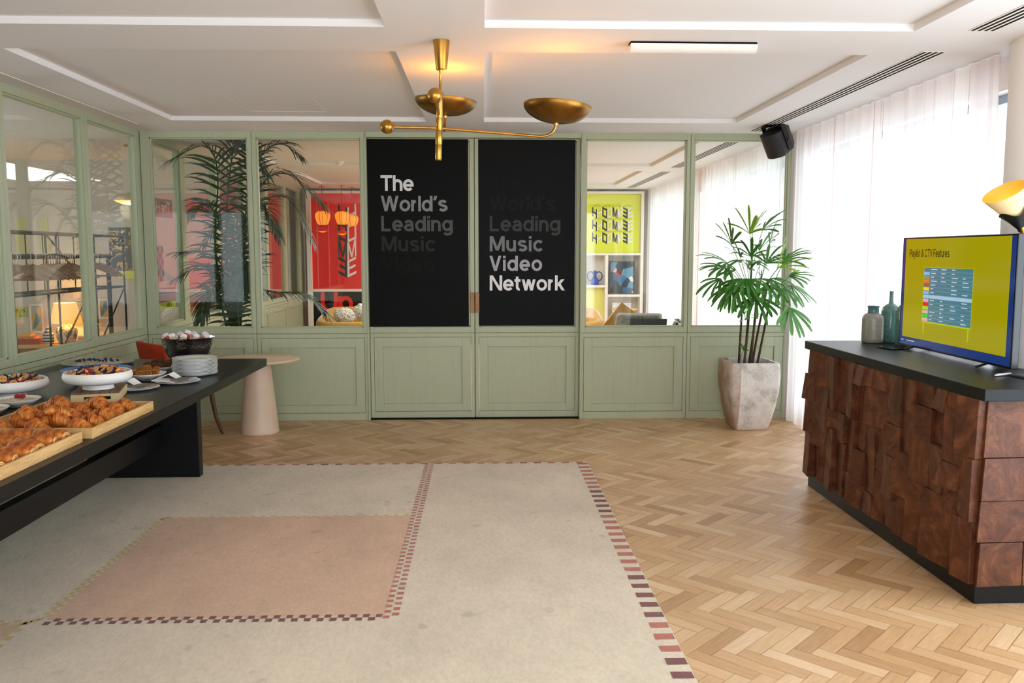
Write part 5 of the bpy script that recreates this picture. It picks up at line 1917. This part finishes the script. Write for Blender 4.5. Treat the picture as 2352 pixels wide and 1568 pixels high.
# red HOME poster
py_ = SY0 + 0.06
t = thing('framed_poster', 'glossy red poster with isometric letters at the end of the far room', 'poster', (-2.90, py_, 0.952))
MB().box(0, 0, 0, 2.18, 0.02, 1.60).build('poster_sheet', 'red', t)
bw, bb_ = MB(), MB()


def iso_pair(bb, bw, ch_, x, z, cap, w, shear, mirror, sb=20, sw=15):
    """a letter drawn on two faces of a cube: black falling to the middle edge, white rising from it"""
    k = w / (GLYPH[ch_][0] * cap / 100)
    letters(bb, ch_, lambda a, h: (x + ((w - a * k) if mirror else a * k), -0.0013, z + h + shear * (w - ((w - a * k) if mirror else a * k))), cap, stroke=sb)
    letters(bw, ch_, lambda a, h: (x + w + a * k, -0.0017, z + h + shear * a * k), cap, stroke=sw)


for ch_, py in (('H', 517), ('Q', 558), ('M', 598), ('E', 638)):
    q = at(798, py, py_) - Vector((-2.90, py_, 0.952))
    iso_pair(bb_, bw, ch_, q.x - 0.155, q.z, 0.29, 0.155, 0.5, ch_ == 'E')
bw.build('white_lettering', 'inkwhite', t)
bb_.build('black_lettering', 'inkblack', t)
# black Up poster
t = thing('framed_poster', "black poster with big red letters 'Up' behind the mustard sofa", 'poster', (-2.895, py_, 0.085))
MB().box(0, 0, 0, 2.165, 0.02, 0.815).build('poster_sheet', 'black', t)
b = MB()
q = at(738, 716, py_) - Vector((-2.895, py_, 0.085))
q1 = at(811, 716, py_) - Vector((-2.895, py_, 0.085))
letters(b, 'Up', poster_put(q.x, -0.0015, q.z), 0.36, q1.x - q.x, stroke=19)
b.build('lettering', 'red', t)
# yellow HOME poster
t = thing('framed_poster', 'acid-yellow poster with three rows of isometric HOME lettering', 'poster', (1.705, py_, 1.562))
MB().box(0, 0, 0, 0.982, 0.02, 0.99).build('poster_sheet', 'yellow', t)
bw, bb_, lo_ = MB(), MB(), MB()
for r_, py in enumerate((500, 529, 558)):
    for c, ch_ in enumerate('HQME'):
        q = at(1360 + 23.5 * c, py + 2, py_) - Vector((1.705, py_, 1.562))
        iso_pair(bb_, bw, ch_, q.x, q.z, 0.155, 0.084, 0.5, ch_ == 'E', 22, 18)
        for dx in (0.0, 0.042):
            h_ = 0.238 - dx * 0.48
            lo_.tube([(q.x + dx, -0.001, q.z + 0.199), (q.x + 0.084, -0.001, q.z + h_), (q.x + 0.168 - dx, -0.001, q.z + 0.199)], 0.0018, 4)
bb_.build('black_lettering', 'inkblack', t)
bw.build('white_lettering', 'inkwhite', t)
lo_.build('outline_lettering', 'inkblack', t)
# pale yellow panel in the lower left compartment
t = tag(MB().box(1.702, py_ + 0.05, 0.082, 2.083, py_ + 0.07, 0.965).build('yellow_panel', 'paleyellow'), 'plain pale yellow panel in the shelf below the blue vase', 'panel')
# framed abstract picture
ab = NT('abstract_picture')
cells = ab.n('TexVoronoi')
ab.put(cells.inputs['Vector'], ab.mapped((1, 1, 1)))
cells.inputs['Scale'].default_value = 7.5
sepc = ab.n('SeparateColor')
ab.put(sepc.inputs[0], cells.outputs['Color'])
ab.bsdf(ab.ramp(sepc.outputs[0], [(0.0, lin((20, 26, 40))), (0.25, lin((40, 84, 120))), (0.42, lin((90, 140, 170))), (0.55, lin((26, 30, 44))), (0.68, lin((52, 108, 150))), (0.80, lin((226, 170, 160))), (0.9, lin((220, 222, 220))), (0.96, lin((170, 60, 70)))], 'CONSTANT'), 0.35)
fx0, fx1 = at(1400, 600, py_).x, at(1458, 600, py_).x
fz0, fz1 = 0.905, 1.475
t = thing('framed_picture', 'wood-framed blue abstract picture standing in the far shelf', 'picture', (fx0, py_, 0.85))
MB().box(0.015, 0.0, 0.015, fx1 - fx0 - 0.015, 0.02, fz1 - fz0 - 0.015).build('picture', ab.m, t)
b = MB()
w, h = fx1 - fx0, fz1 - fz0
b.box(0, -0.008, 0, 0.018, 0.024, h).box(w - 0.018, -0.008, 0, w, 0.024, h).box(0.018, -0.008, 0, w - 0.018, 0.024, 0.018).box(0.018, -0.008, h - 0.018, w - 0.018, 0.024, h)
b.build('picture_frame', 'chairwood', t)
# blue vase
vx = at(1366, 640, SY0 + 0.12)
t = thing('vase', 'cobalt blue vase with two ring handles in the far shelf', 'vase', (vx.x, SY0 + 0.12, 1.01))
MB().lathe([(0.065, 0), (0.072, 0.01), (0.072, 0.08), (0.05, 0.115), (0.03, 0.13), (0.028, 0.22), (0.033, 0.245), (0.022, 0.245)], 28).build('body', 'cobalt', t, smooth=50)
for s_ in (-1, 1):
    MB().tube([(s_ * (0.07 + 0.058 * cos(a)), 0, 0.15 + 0.075 * sin(a)) for a in [2 * pi * k / 24 for k in range(25)]], 0.011, 10).build('handle', 'cobalt', t, smooth=180)
# white framed grid print at the bottom right compartment
gx0, gx1 = at(1407, 700, py_).x, at(1450, 700, py_).x
gp = NT('grid_print')
br = gp.n('TexBrick')
gp.put(br.inputs['Vector'], gp.mapped((1, 1, 1), (radians(90), 0, 0)))
br.inputs['Scale'].default_value = 6
br.inputs['Color1'].default_value, br.inputs['Color2'].default_value, br.inputs['Mortar'].default_value = lin((232, 230, 232)), lin((214, 212, 220)), lin((190, 186, 190))
gp.bsdf(br.outputs[0], 0.6)
tag(MB().box(gx0, py_ + 0.03, 0.085, gx1, py_ + 0.05, 0.70).build('grid_print', gp.m), 'pale grid print leaning in the bottom compartment of the far shelf', 'picture')


# sofas
def sofa(x0, x1, y0, y1, label, zt=0.625):
    t = thing('sofa', label, 'sofa', ((x0 + x1) / 2, (y0 + y1) / 2, 0))
    hx, hy = (x1 - x0) / 2, (y1 - y0) / 2
    MB().box(-hx + 0.05, -hy + 0.05, 0.12, hx - 0.05, hy - 0.02, 0.42).build('base', 'velvet_mustard', t, bevel=0.04, seg=4)
    # low curved back that wraps round the near side
    b = MB()
    out = []
    rc2 = 0.22
    for cx_, cy_, a0 in ((-hx + rc2, -hy + rc2, 180), (hx - rc2, -hy + rc2, 270), (hx - rc2, hy - rc2, 0), (-hx + rc2, hy - rc2, 90)):
        for q in range(7):
            a = radians(a0 + 15 * q)
            out.append((cx_ + rc2 * cos(a), cy_ + rc2 * sin(a)))
    out.append(out[0])
    c = Vector((0, 0))
    rings = []
    for k, (x, y) in enumerate(out):
        p = Vector((x, y))
        q0 = Vector(out[k - 1] if k > 0 else out[-2])
        q1 = Vector(out[k + 1] if k < len(out) - 1 else out[1])
        dirv = (q1 - q0).normalized()
        nr_ = Vector((-dirv.y, dirv.x))
        top = zt + 0.15 * max(0, (y + hy) / (2 * hy)) ** 0.8
        th = 0.16
        sec = []
        for u, z in ((0, 0.1), (0, top - 0.05), (0.02, top - 0.015), (0.06, top), (0.11, top - 0.01), (0.15, top - 0.06), (th, 0.1)):
            qq = p + nr_ * u
            sec.append((qq.x, qq.y, z))
        rings.append(sec)
    b.loops(rings, 0, False, False)
    b.build('backrest', 'velvet_mustard', t, smooth=60)
    MB().box(-hx + 0.17, -hy + 0.18, 0.42, -0.005, hy - 0.18, 0.54).build('seat_cushion', 'velvet_mustard', t, bevel=0.04, seg=4)
    MB().box(0.005, -hy + 0.18, 0.42, hx - 0.17, hy - 0.18, 0.54).build('seat_cushion', 'velvet_mustard', t, bevel=0.04, seg=4)
    for sx in (-1, 1):
        for sy in (-1, 1):
            MB().lathe([(0.015, 0), (0.022, 0.12)], 12, (sx * (hx - 0.14), sy * (hy - 0.12), 0)).build('leg', 'chairwood', t, smooth=40)
    return t


sofa(-2.30, -0.55, 11.5, 12.55, 'mustard velvet sofa under the red poster, seen through the left glass')
sofa(-0.05, 1.665, 11.4, 12.4, 'mustard velvet sofa below the yellow poster, mostly hidden by the door')


def shaggy(name, c, r, label, cat, seed):
    r_ = random.Random(seed)
    b = MB()
    b.sphere((0, 0, 0), r * 0.9, 20, 14, sc=(1.1, 0.6, 0.8))
    for k in range(1100):
        z = r_.uniform(-1, 1)
        a = r_.uniform(0, 6.283)
        q = (1 - z * z) ** 0.5
        d = Vector((q * cos(a) * 1.1, q * sin(a) * 0.6, z * 0.8))
        p = d * r * 0.85
        e = d * r * r_.uniform(1.0, 1.12) + Vector((r_.uniform(-0.02, 0.02), r_.uniform(-0.015, 0.015), r_.uniform(-0.035, 0.005)))
        b.tube([tuple(p), tuple((p + e) / 2 + Vector((0, 0, 0.004))), tuple(e)], [0.008, 0.007, 0.002], 4)
    o = b.build(name, 'shag', smooth=180, loc=c, rot=(0.3, 0.2, 0.3))
    return tag(o, label, cat, 'shaggy cushions on the mustard sofa')


shaggy('cushion', (-1.93, 11.84, 0.70), 0.125, 'white shaggy cushion at the left on the mustard sofa', 'cushion', 1)
shaggy('cushion', (-1.66, 11.95, 0.74), 0.14, 'white shaggy cushion at the right on the mustard sofa', 'cushion', 2)

# bouclé armchair, its slate back to the partition
AC = Vector((1.80, 9.62, 0))
t = thing('armchair', 'grey bouclé armchair with a slate back panel in the far room', 'armchair', AC, radians(-12))
MB().box(-0.3, -0.30, 0.22, 0.3, 0.36, 0.46).build('seat', 'boucle', t, bevel=0.05, seg=4)
b = MB().hexa([(-0.33, -0.33, 0.4), (0.22, -0.33, 0.4), (0.24, -0.10, 0.4), (-0.33, -0.10, 0.4)], [(-0.26, -0.42, 0.885), (0.22, -0.42, 0.885), (0.24, -0.25, 0.895), (-0.26, -0.25, 0.895)])
b.build('backrest', 'boucle', t, bevel=0.03, seg=4)
b = MB().hexa([(-0.14, -0.36, 0.2), (0.255, -0.36, 0.2), (0.255, -0.335, 0.2), (-0.14, -0.335, 0.2)], [(-0.11, -0.455, 0.845), (0.29, -0.455, 0.845), (0.29, -0.425, 0.845), (-0.11, -0.425, 0.845)])
b.build('back_panel', 'slate', t, bevel=0.004)
for sx in (-1, 1):
    for sy in (-1, 1):
        MB().lathe([(0.014, 0), (0.02, 0.23)], 12, (sx * 0.24, sy * 0.26, 0)).build('leg', 'chairwood', t, smooth=40)
b = MB()
rg = []
for k in range(9):
    f = k / 8
    th = 0.06 * sin(pi * (0.08 + 0.84 * f))
    rg.append([(u * 0.2, v * th, -0.2 + 0.4 * f) for u, v in ((-1, -0.3), (-0.4, -1), (0.4, -1), (1, -0.3), (1, 0.3), (0.4, 1), (-0.4, 1), (-1, 0.3))])
b.loops(rg)
o = b.build('cushion', 'velvet_mustard', smooth=70, loc=(1.63, 9.78, 0.72), rot=(0.25, 0.62, 0.2))
tag(o, 'mustard cushion tipped on its corner against the bouclé armchair', 'cushion')
# round wooden side table beyond the armchair
st = at(1434, 708, 13.2)
t = thing('round_table', 'small round wooden table beyond the bouclé armchair', 'table', (st.x, 13.2, 0))
MB().lathe([(0.20, st.z - 0.02), (0.205, st.z - 0.01), (0.2, st.z), (0.001, st.z)], 40).build('tabletop', 'pine', t, smooth=30)
MB().lathe([(0.13, 0), (0.13, 0.012), (0.02, 0.03), (0.02, st.z - 0.02)], 28).build('pedestal', 'chairwood', t, smooth=40)
# patterned pot at the right edge of the third glass panel
vq = at(1553, 752, 8.8)
t = thing('side_table', 'low black side table by the far curtain, seen through the glass', 'table', (vq.x + 0.02, 8.8, 0))
MB().box(-0.16, -0.16, vq.z - 0.03, 0.16, 0.16, vq.z - 0.005).build('tabletop', 'blackmetal', t, bevel=0.004)
for sx in (-1, 1):
    for sy in (-1, 1):
        MB().box(sx * 0.14 - 0.012, sy * 0.14 - 0.012, 0, sx * 0.14 + 0.012, sy * 0.14 + 0.012, vq.z - 0.03).build('leg', 'blackmetal', t)
spk = NT('splashed_glaze')
spk.bsdf(spk.ramp(spk.noise(spk.mapped(), 24, 3), [(0.44, lin((24, 22, 26))), (0.52, lin((226, 222, 222)))]), 0.3)
t = thing('patterned_pot', 'small black and white splashed pot on the low black table', 'pot', (vq.x + 0.01, 8.8, vq.z - 0.005))
MB().lathe([(0.03, 0), (0.045, 0.01), (0.05, 0.04), (0.04, 0.075), (0.028, 0.085), (0.032, 0.098), (0.02, 0.098)], 24).build('body', spk.m, t, smooth=60)
MB().tube([(0.04 + 0.03 * cos(a), 0, 0.055 + 0.028 * sin(a)) for a in [2 * pi * k / 16 for k in range(17)]], 0.006, 8).build('handle', spk.m, t, smooth=180)


# lanterns reflected in the red poster, built as solid ones hanging before it
def lantern(px, py, Y, r, label):
    c = at(px, py, Y)
    t = thing('reflected_lantern', label, 'lantern', (c.x, c.y, ZC), group='orange lantern reflections built before the red poster')
    dz_ = c.z - ZC
    prof = [(r * 0.55, -r * 0.82), (r * 0.75, -r * 0.6), (r * 0.95, 0), (r * 1.0, r * 0.35), (r * 0.9, r * 0.65), (r * 0.6, r * 0.85), (r * 0.3, r * 0.9)]
    MB().lathe([(a, z + dz_) for a, z in prof], 28).build('paper_shade', 'lantern', t, smooth=60)
    b = MB()
    for k in range(6):
        a = 2 * pi * k / 6 + 0.3
        b.tube([(q * 1.01 * cos(a), q * 1.01 * sin(a), z + dz_) for q, z in prof], 0.0035, 5)
    b.build('rib', 'rug_burg', t, smooth=60)
    MB().tube([(0, 0, 0), (0, 0, dz_ + r * 0.9)], 0.004, 8).build('cord', 'rug_burg', t)
    MB().lathe([(0.06, -0.004), (0.06, 0)], 20).build('ceiling_rose', 'red', t)
    return t


lantern(741, 501, 14.2, 0.128, 'leftmost and largest orange lantern reflection, built as a lantern before the red poster')
lantern(786, 501, 14.0, 0.122, 'middle orange lantern reflection, built as a lantern before the red poster')
lantern(809, 507, 14.3, 0.105, 'rightmost and smallest orange lantern reflection, built as a lantern before the red poster')
for px, py, lab in ((741, 529, 'reflected red dish pendant, built as a lamp below the leftmost lantern'), (786, 535, 'reflected red dish pendant, built as a lamp below the middle lantern')):  # dish lamps mirrored in the poster, built as solid pendants
    c = at(px, py, 13.6)
    t = thing('pendant_lamp', lab, 'lamp', (c.x, c.y, ZC), group='reflected red dish pendants')
    dz_ = c.z - ZC
    MB().lathe([(0.095, dz_ - 0.012), (0.1, dz_), (0.05, dz_ + 0.03), (0.015, dz_ + 0.045), (0.006, dz_ + 0.05)], 28, cap0=False).build('dish_shade', 'red', t, smooth=50)
    MB().lathe([(0.03, dz_ - 0.03), (0.07, dz_ - 0.012), (0.09, dz_ - 0.004)], 24, cap1=False).build('diffuser', 'lantern', t, smooth=60)
    MB().tube([(0, 0, 0), (0, 0, dz_ + 0.045)], 0.003, 6).build('cord', 'rug_burg', t)


# posters on the far-left glass, seen from behind (their writing runs backwards)
def back_poster(name, y0, y1, z0, z1, mat, label, text=(), group=None):
    t = thing(name, label, 'poster', (XL - 0.0445, y0, z0), group=group or 'posters on the left glass of the far room')
    MB().box(-0.003, 0, 0, 0, y1 - y0, z1 - z0).build('poster_sheet', mat, t)
    for s, yo, zo, cap, col, w in text:
        b = MB()
        letters(b, s, lambda a, h: (0.0015, (y1 - y0) - yo - a, zo + h), cap, w, stroke=16)
        b.build('lettering', col, t)
    return t


def gl_y(px):
    return (XL - 0.04) / ((at(px, 600, 1.0).x))


dimg = plain('dim_grey_film', (112, 112, 108), 0.4)
back_poster('window_poster', 8.03, 8.74, 1.90, 2.08, dimg, "grey strip poster reading 'The Ho' backwards on the left glass", [('The Ho', 0.06, 0.045, 0.105, 'inkwhite', None)])
chk = NT('checker_shirt')
ck_ = chk.n('TexChecker')
chk.put(ck_.inputs['Vector'], chk.mapped())
ck_.inputs['Scale'].default_value = 18
ck_.inputs['Color1'].default_value, ck_.inputs['Color2'].default_value = lin((150, 146, 138)), lin((44, 46, 48))
chk.bsdf(ck_.outputs[0], 0.5)
back_poster('window_poster', 8.03, 8.10, 1.30, 1.72, 'yellow', 'yellow sliver of a poster beside the black and white checked one')
back_poster('window_poster', 8.12, 8.45, 1.28, 1.62, chk.m, 'black and white checked poster on the left glass behind the palm')
mag = plain('magenta_film', (160, 60, 120), 0.4)
org = plain('orange_film', (196, 92, 60), 0.4)
back_poster('window_poster', 8.08, 8.74, 1.155, 1.215, mag, 'magenta strip poster low on the left glass')
back_poster('window_poster', 8.08, 8.74, 1.075, 1.15, org, 'orange strip poster between the magenta and lime ones')
back_poster('window_poster', 8.08, 8.74, 1.01, 1.07, 'yellow', "lime strip poster reading '90s' backwards low on the left glass", [('v 90s', 0.12, 0.012, 0.045, 'inkblack', None)])
back_poster('window_poster', 9.06, 9.98, 1.94, 2.11, 'redpale', "upper pink poster reading 'Listening' backwards behind the palm", [('Listening', 0.08, 0.05, 0.085, 'inkblack', None)])
back_poster('window_poster', 9.06, 9.98, 1.15, 1.50, 'redpale', 'middle pink poster on the left glass behind the palm', [('doing', 0.2, 0.24, 0.07, 'inkblack', None), ('the', 0.2, 0.14, 0.07, 'inkblack', None), ('own', 0.2, 0.04, 0.07, 'inkblack', None)])
back_poster('window_poster', 9.06, 9.98, 0.93, 1.10, 'redpale', 'lowest pink poster on the left glass behind the palm')
back_poster('window_poster', 12.42, 13.38, 0.92, 2.45, 'redpale', 'tall pale red poster on the left glass beside the mustard sofa')

# ================================================================ room beyond the left partition
WY = 10.3
# console with lamp
t = thing('console_table', 'low wooden console behind the left partition, carrying the lamp', 'table', (-4.75, WY - 0.25, 0))
CZ = 0.51
MB().box(-0.85, -0.23, CZ - 0.04, 1.25, 0.23, CZ).build('tabletop', 'pine', t, bevel=0.004)
for sx in (-0.8, 1.2):
    for sy in (-0.18, 0.18):
        MB().box(sx - 0.025, sy - 0.025, 0, sx + 0.025, sy + 0.025, CZ - 0.04).build('leg', 'pine', t, bevel=0.003)
lp = at(153, 760, WY - 0.27)
t = thing('table_lamp', 'lit table lamp with a cream shade and mottled urn base', 'lamp', (lp.x, WY - 0.27, CZ))
urn = NT('mottled_urn')
urn.bsdf(urn.ramp(urn.noise(urn.mapped((1, 1, 0.5)), 26, 4, 0.7), [(0.44, lin((44, 38, 36))), (0.54, lin((208, 200, 190)))]), 0.5)
MB().lathe([(0.075, 0), (0.085, 0.005), (0.108, 0.07), (0.118, 0.14), (0.105, 0.18), (0.065, 0.2), (0.055, 0.215)], 36).build('urn_base', urn.m, t, smooth=50)
MB().lathe([(0.05, 0.214), (0.012, 0.22), (0.012, 0.33)], 20).build('neck', 'brass', t, smooth=40)
shd = glow('cream_shade_glow', (255, 160, 40), 0.6, (240, 214, 160))
b = MB().lathe([(0.172, 0.235), (0.118, 0.47)], 48, cap0=False, cap1=False)
b.build('lamp_shade', shd, t, smooth=60)
lt = bpy.data.lights.new('lamp_light', 'POINT')
lt.energy, lt.color, lt.shadow_soft_size = 11, (1, 0.58, 0.22), 0.04
lo = bpy.data.objects.new('lamp_light', lt)
COL.objects.link(lo)
lo.parent = t
lo.location = (0, 0, 0.36)
MB().sphere((0, 0, 0.36), 0.025, 12, 8).build('bulb', glow('lamp_bulb_glow', (255, 200, 120), 8), t, smooth=180)
# striped vase, books, tubes
vs_ = at(112, 790, WY - 0.36)
stv = NT('striped_glaze')
wv = stv.n('TexWave')
wv.bands_direction = 'Z'
stv.put(wv.inputs['Vector'], stv.mapped())
wv.inputs['Scale'].default_value = 9
stv.bsdf(stv.ramp(wv.outputs[0], [(0.45, lin((36, 44, 62))), (0.55, lin((190, 200, 214)))]), 0.35)
t = thing('vase', 'dark blue striped bottle vase beside the lit table lamp', 'vase', (vs_.x, WY - 0.36, CZ))
MB().lathe([(0.05, 0), (0.058, 0.01), (0.056, 0.12), (0.03, 0.15), (0.022, 0.16), (0.022, 0.20), (0.016, 0.2)], 28).build('body', stv.m, t, smooth=50)
bk = at(187, 770, WY - 0.2)
for k in range(4):
    o = MB().box(-0.09, -0.06, 0, 0.09, 0.06, 0.021).build('book', plain('book_cover_%d' % k, [(196, 150, 110), (206, 170, 130), (188, 132, 96), (210, 180, 150)][k], 0.6), loc=(bk.x + 0.07, WY - 0.2, CZ + 0.0212 * k), rot=(0, 0, 0.05 * k))
    tag(o, 'tan book right of the table lamp, %s of its pile' % ['bottom', 'second from bottom', 'second from top', 'top'][k], 'book', 'books beside the lamp')
rb_ = at(72, 805, WY - 0.36)
for k, (c, z, lab) in enumerate((((160, 30, 28), 0.0, 'thick red book lying left of the striped vase'), ((206, 110, 30), 0.062, 'orange book lying on the thick red book'), ((222, 176, 40), 0.094, 'small yellow book on top of the orange one'))):
    w = 0.11 - 0.025 * k
    o = MB().box(-w, -0.07, 0, w, 0.07, 0.06 if k == 0 else 0.03).build('book', plain('bright_book_%d' % k, c, 0.5), loc=(rb_.x - 0.02 * k, WY - 0.36, CZ + z), rot=(0, 0, 0.06 * k))
    tag(o, lab, 'book', 'bright books on the console')
# framed pictures and posters on the inner wall
art = NT('bright_abstract')
an = art.n('TexVoronoi')
art.put(an.inputs['Vector'], art.mapped((1, 1, 0.6), (0.2, 0, 0.5)))
an.inputs['Scale'].default_value = 14
sepa = art.n('SeparateColor')
art.put(sepa.inputs[0], an.outputs['Color'])
art.bsdf(art.ramp(sepa.outputs[0], [(0, lin((190, 170, 60))), (0.3, lin((170, 176, 190))), (0.6, lin((90, 130, 160))), (0.75, lin((200, 150, 80))), (0.9, lin((110, 110, 120)))], 'CONSTANT'), 0.4)


def wall_picture(px0, px1, py0, py1, mat, label, frame='white', fw=0.02, text=()):
    a, b_ = at(px0, py1, WY - 0.012), at(px1, py0, WY - 0.012)
    t = thing('framed_picture' if frame else 'wall_poster', label, 'picture' if frame else 'poster', (a.x, WY, a.z))
    w, h = b_.x - a.x, b_.z - a.z
    MB().box(0, -0.012, 0, w, -0.001, h).build('picture', mat, t)
    if frame:
        f = MB().box(-fw, -0.022, -fw, 0, 0, h + fw).box(w, -0.022, -fw, w + fw, 0, h + fw).box(0, -0.022, -fw, w, 0, 0).box(0, -0.022, h, w, 0, h + fw)
        f.build('picture_frame', frame, t)
    for s, xo, zo, cap, col in text:
        lb = MB()
        letters(lb, s, lambda a_, q: (xo + a_, -0.0135, zo + q), cap, stroke=20)
        lb.build('lettering', col, t)
    return t


wall_picture(75, 95, 702, 760, art.m, 'small white-framed abstract picture left of the table lamp')
wall_picture(232, 247, 690, 728, art.m, 'second small abstract picture, right of the clothes rail')
pst = NT('collage_poster')
pn = pst.noise(pst.mapped(), 9, 4, 0.6, 1.5)
pst.bsdf(pst.ramp(pn, [(0.38, lin((52, 34, 48))), (0.48, lin((84, 54, 72))), (0.53, lin((206, 166, 40))), (0.6, lin((46, 30, 42)))], 'CONSTANT'), 0.4)
wall_picture(253, 298, 522, 622, pst.m, "dark plum and yellow collage poster reading 'ides'", None, text=(('ides', 0.06, 0.30, 0.07, 'inkblack'),))
wall_picture(270, 315, 622, 640, 'yellow', 'yellow strip poster under the plum collage poster', None)
wall_picture(36, 62, 705, 728, plain('lime_film', (170, 190, 70), 0.5), "lime poster reading 'eys t' left of the clothes rail", None, text=(('eys', 0.0, 0.055, 0.055, 'inkblack'), ('t', 0.04, 0.0, 0.045, 'inkblack')))
for k, (px0, px1) in enumerate(((38, 56), (94, 108))):
    wall_picture(px0, px1, 500, 588, plain('pale_lime_%d' % k, (196, 202, 140), 0.5), ['tall pale lime banner, leftmost on the inner wall', 'tall pale lime banner, second from the left on the inner wall'][k], None)

# black open metal rack
t = thing('metal_rack', 'black open metal rack with crossed braces behind the left partition', 'rack', (-4.05, 7.3, 0))
b = MB()
ys_r = [-0.05, 0.75, 1.6, 2.45]
for x in (0.0, -0.32):
    for y in ys_r:
        b.tube([(x, y, 0), (x, y, 1.74)], 0.011, 8)
b.build('upright', 'blackmetal', t, smooth=50)
b = MB()
for x in (0.0, -0.32):
    for z in (1.74, 1.18, 0.45):
        b.tube([(x, -0.05, z), (x, 2.45, z)], 0.012, 8)
for y in ys_r:
    for z in (1.74, 1.18, 0.45):
        b.tube([(0, y, z), (-0.32, y, z)], 0.010, 8)
b.build('rail', 'blackmetal', t, smooth=50)
b = MB()
for y0, y1, z0, z1 in ((0.75, 1.6, 0.45, 1.18), (0.75, 1.6, 1.74, 1.18), (2.45, 1.6, 1.18, 0.45), (-0.05, 0.2, 1.6, 1.74)):
    b.tube([(0, y0, z0), (0, y1, z1)], 0.008, 8)
b.build('diagonal_brace', 'blackmetal', t, smooth=50)
b = MB()
for k in range(8):
    y = 0.05 + 0.32 * k
    b.tube([(-0.32, y, 1.18), (-0.32, y, 1.74)], 0.006, 6)
b.build('thin_bar', 'blackmetal', t, smooth=50)

# clothes rail with hangers
RX, RY0, RY1, RZ_ = -3.66, 6.72, 8.45, 1.525
t = thing('clothes_rail', 'black clothes rail full of wooden hangers behind the left partition', 'clothes rail', (RX, RY0, 0))
MB().tube([(0, -0.05, RZ_), (0, RY1 - RY0 + 0.05, RZ_)], 0.02, 14).build('top_rail', 'blackmetal', t, smooth=50)
for y in (0, RY1 - RY0):
    MB().tube([(0, y, 0.03), (0, y, RZ_)], 0.021, 14).build('post', 'blackmetal', t, smooth=50)
    MB().box(-0.22, y - 0.02, 0, 0.22, y + 0.02, 0.035).build('foot', 'blackmetal', t)
hg = thing('clothes_hanger', '', 'hanger', (RX, RY0, RZ_), group='wooden hangers on the clothes rail')
b = MB()
hp = [Vector((0.215 * u, 0, -0.085 - 0.10 * abs(u) ** 1.3)) for u in [-1 + k / 8 for k in range(17)]]
rings = []
for i, p in enumerate(hp):
    u = abs(-1 + i / 8)
    hh = 0.026 * (1 - 0.55 * u)
    ww = 0.007 + 0.004 * u
    rings.append([(p.x, -ww, p.z - hh), (p.x, ww, p.z - hh), (p.x, ww, p.z + hh), (p.x, -ww, p.z + hh)])
b.loops(rings)
b.build('wooden_yoke', 'hanger', hg, smooth=50)
MB().tube([(0, 0, -0.06), (0, 0, -0.012)] + [(0.026 * cos(a) - 0.0, 0, 0.026 * sin(a)) for a in [radians(q) for q in range(-60, 190, 25)]], 0.0028, 6).build('hook', 'steel', hg, smooth=180)
MB().tube([(-0.19, 0, -0.185), (0.19, 0, -0.185)], 0.005, 8).build('trouser_bar', 'hanger', hg, smooth=50)
rh = random.Random(4)
hy_ = [0.06, 0.11, 0.26, 0.34] + [0.50 + 0.042 * k for k in range(13)] + [1.36, 1.46, 1.55]
for k, y in enumerate(hy_):
    o = hg if k == 0 else dup(hg)
    o.location = (RX, RY0 + y, RZ_ + 0.0)
    o.rotation_euler = (0, 0, rh.uniform(-0.25, 0.25) + (0.5 if k < 4 else 0.12))
    o['label'] = 'brown wooden clothes hanger, %s along the rail from its near end' % (ORD[k] if k < 16 else ['seventeenth', 'eighteenth', 'nineteenth', 'twentieth'][k - 16])

# dish pendant in the left room
pp = at(302, 458, 8.85)
t = thing('pendant_lamp', 'lit dish pendant lamp on a rod, seen through the left partition', 'lamp', (pp.x, 8.85, ZC))
dz_ = pp.z - ZC
MB().lathe([(0.05, 0), (0.05, -0.02), (0.008, -0.024), (0.008, dz_ + 0.07)], 20).build('drop_rod', 'brass', t, smooth=40)
MB().lathe([(0.165, dz_ - 0.015), (0.17, dz_), (0.16, dz_ + 0.02), (0.12, dz_ + 0.045), (0.04, dz_ + 0.065), (0.01, dz_ + 0.075)], 40, cap0=False).build('dish_shade', 'conetable', t, smooth=60)
MB().lathe([(0.02, dz_ - 0.055), (0.09, dz_ - 0.045), (0.14, dz_ - 0.028), (0.163, dz_ - 0.01)], 40, cap1=False).build('diffuser', glow('pendant_glow', (255, 180, 80), 0.7, (250, 220, 160)), t, smooth=60)
lt = bpy.data.lights.new('pendant_light', 'POINT')
lt.energy, lt.color, lt.shadow_soft_size = 4, (1, 0.8, 0.55), 0.1
lo = bpy.data.objects.new('pendant_light', lt)
COL.objects.link(lo)
lo.parent = t
lo.location = (0, 0, dz_ - 0.1)
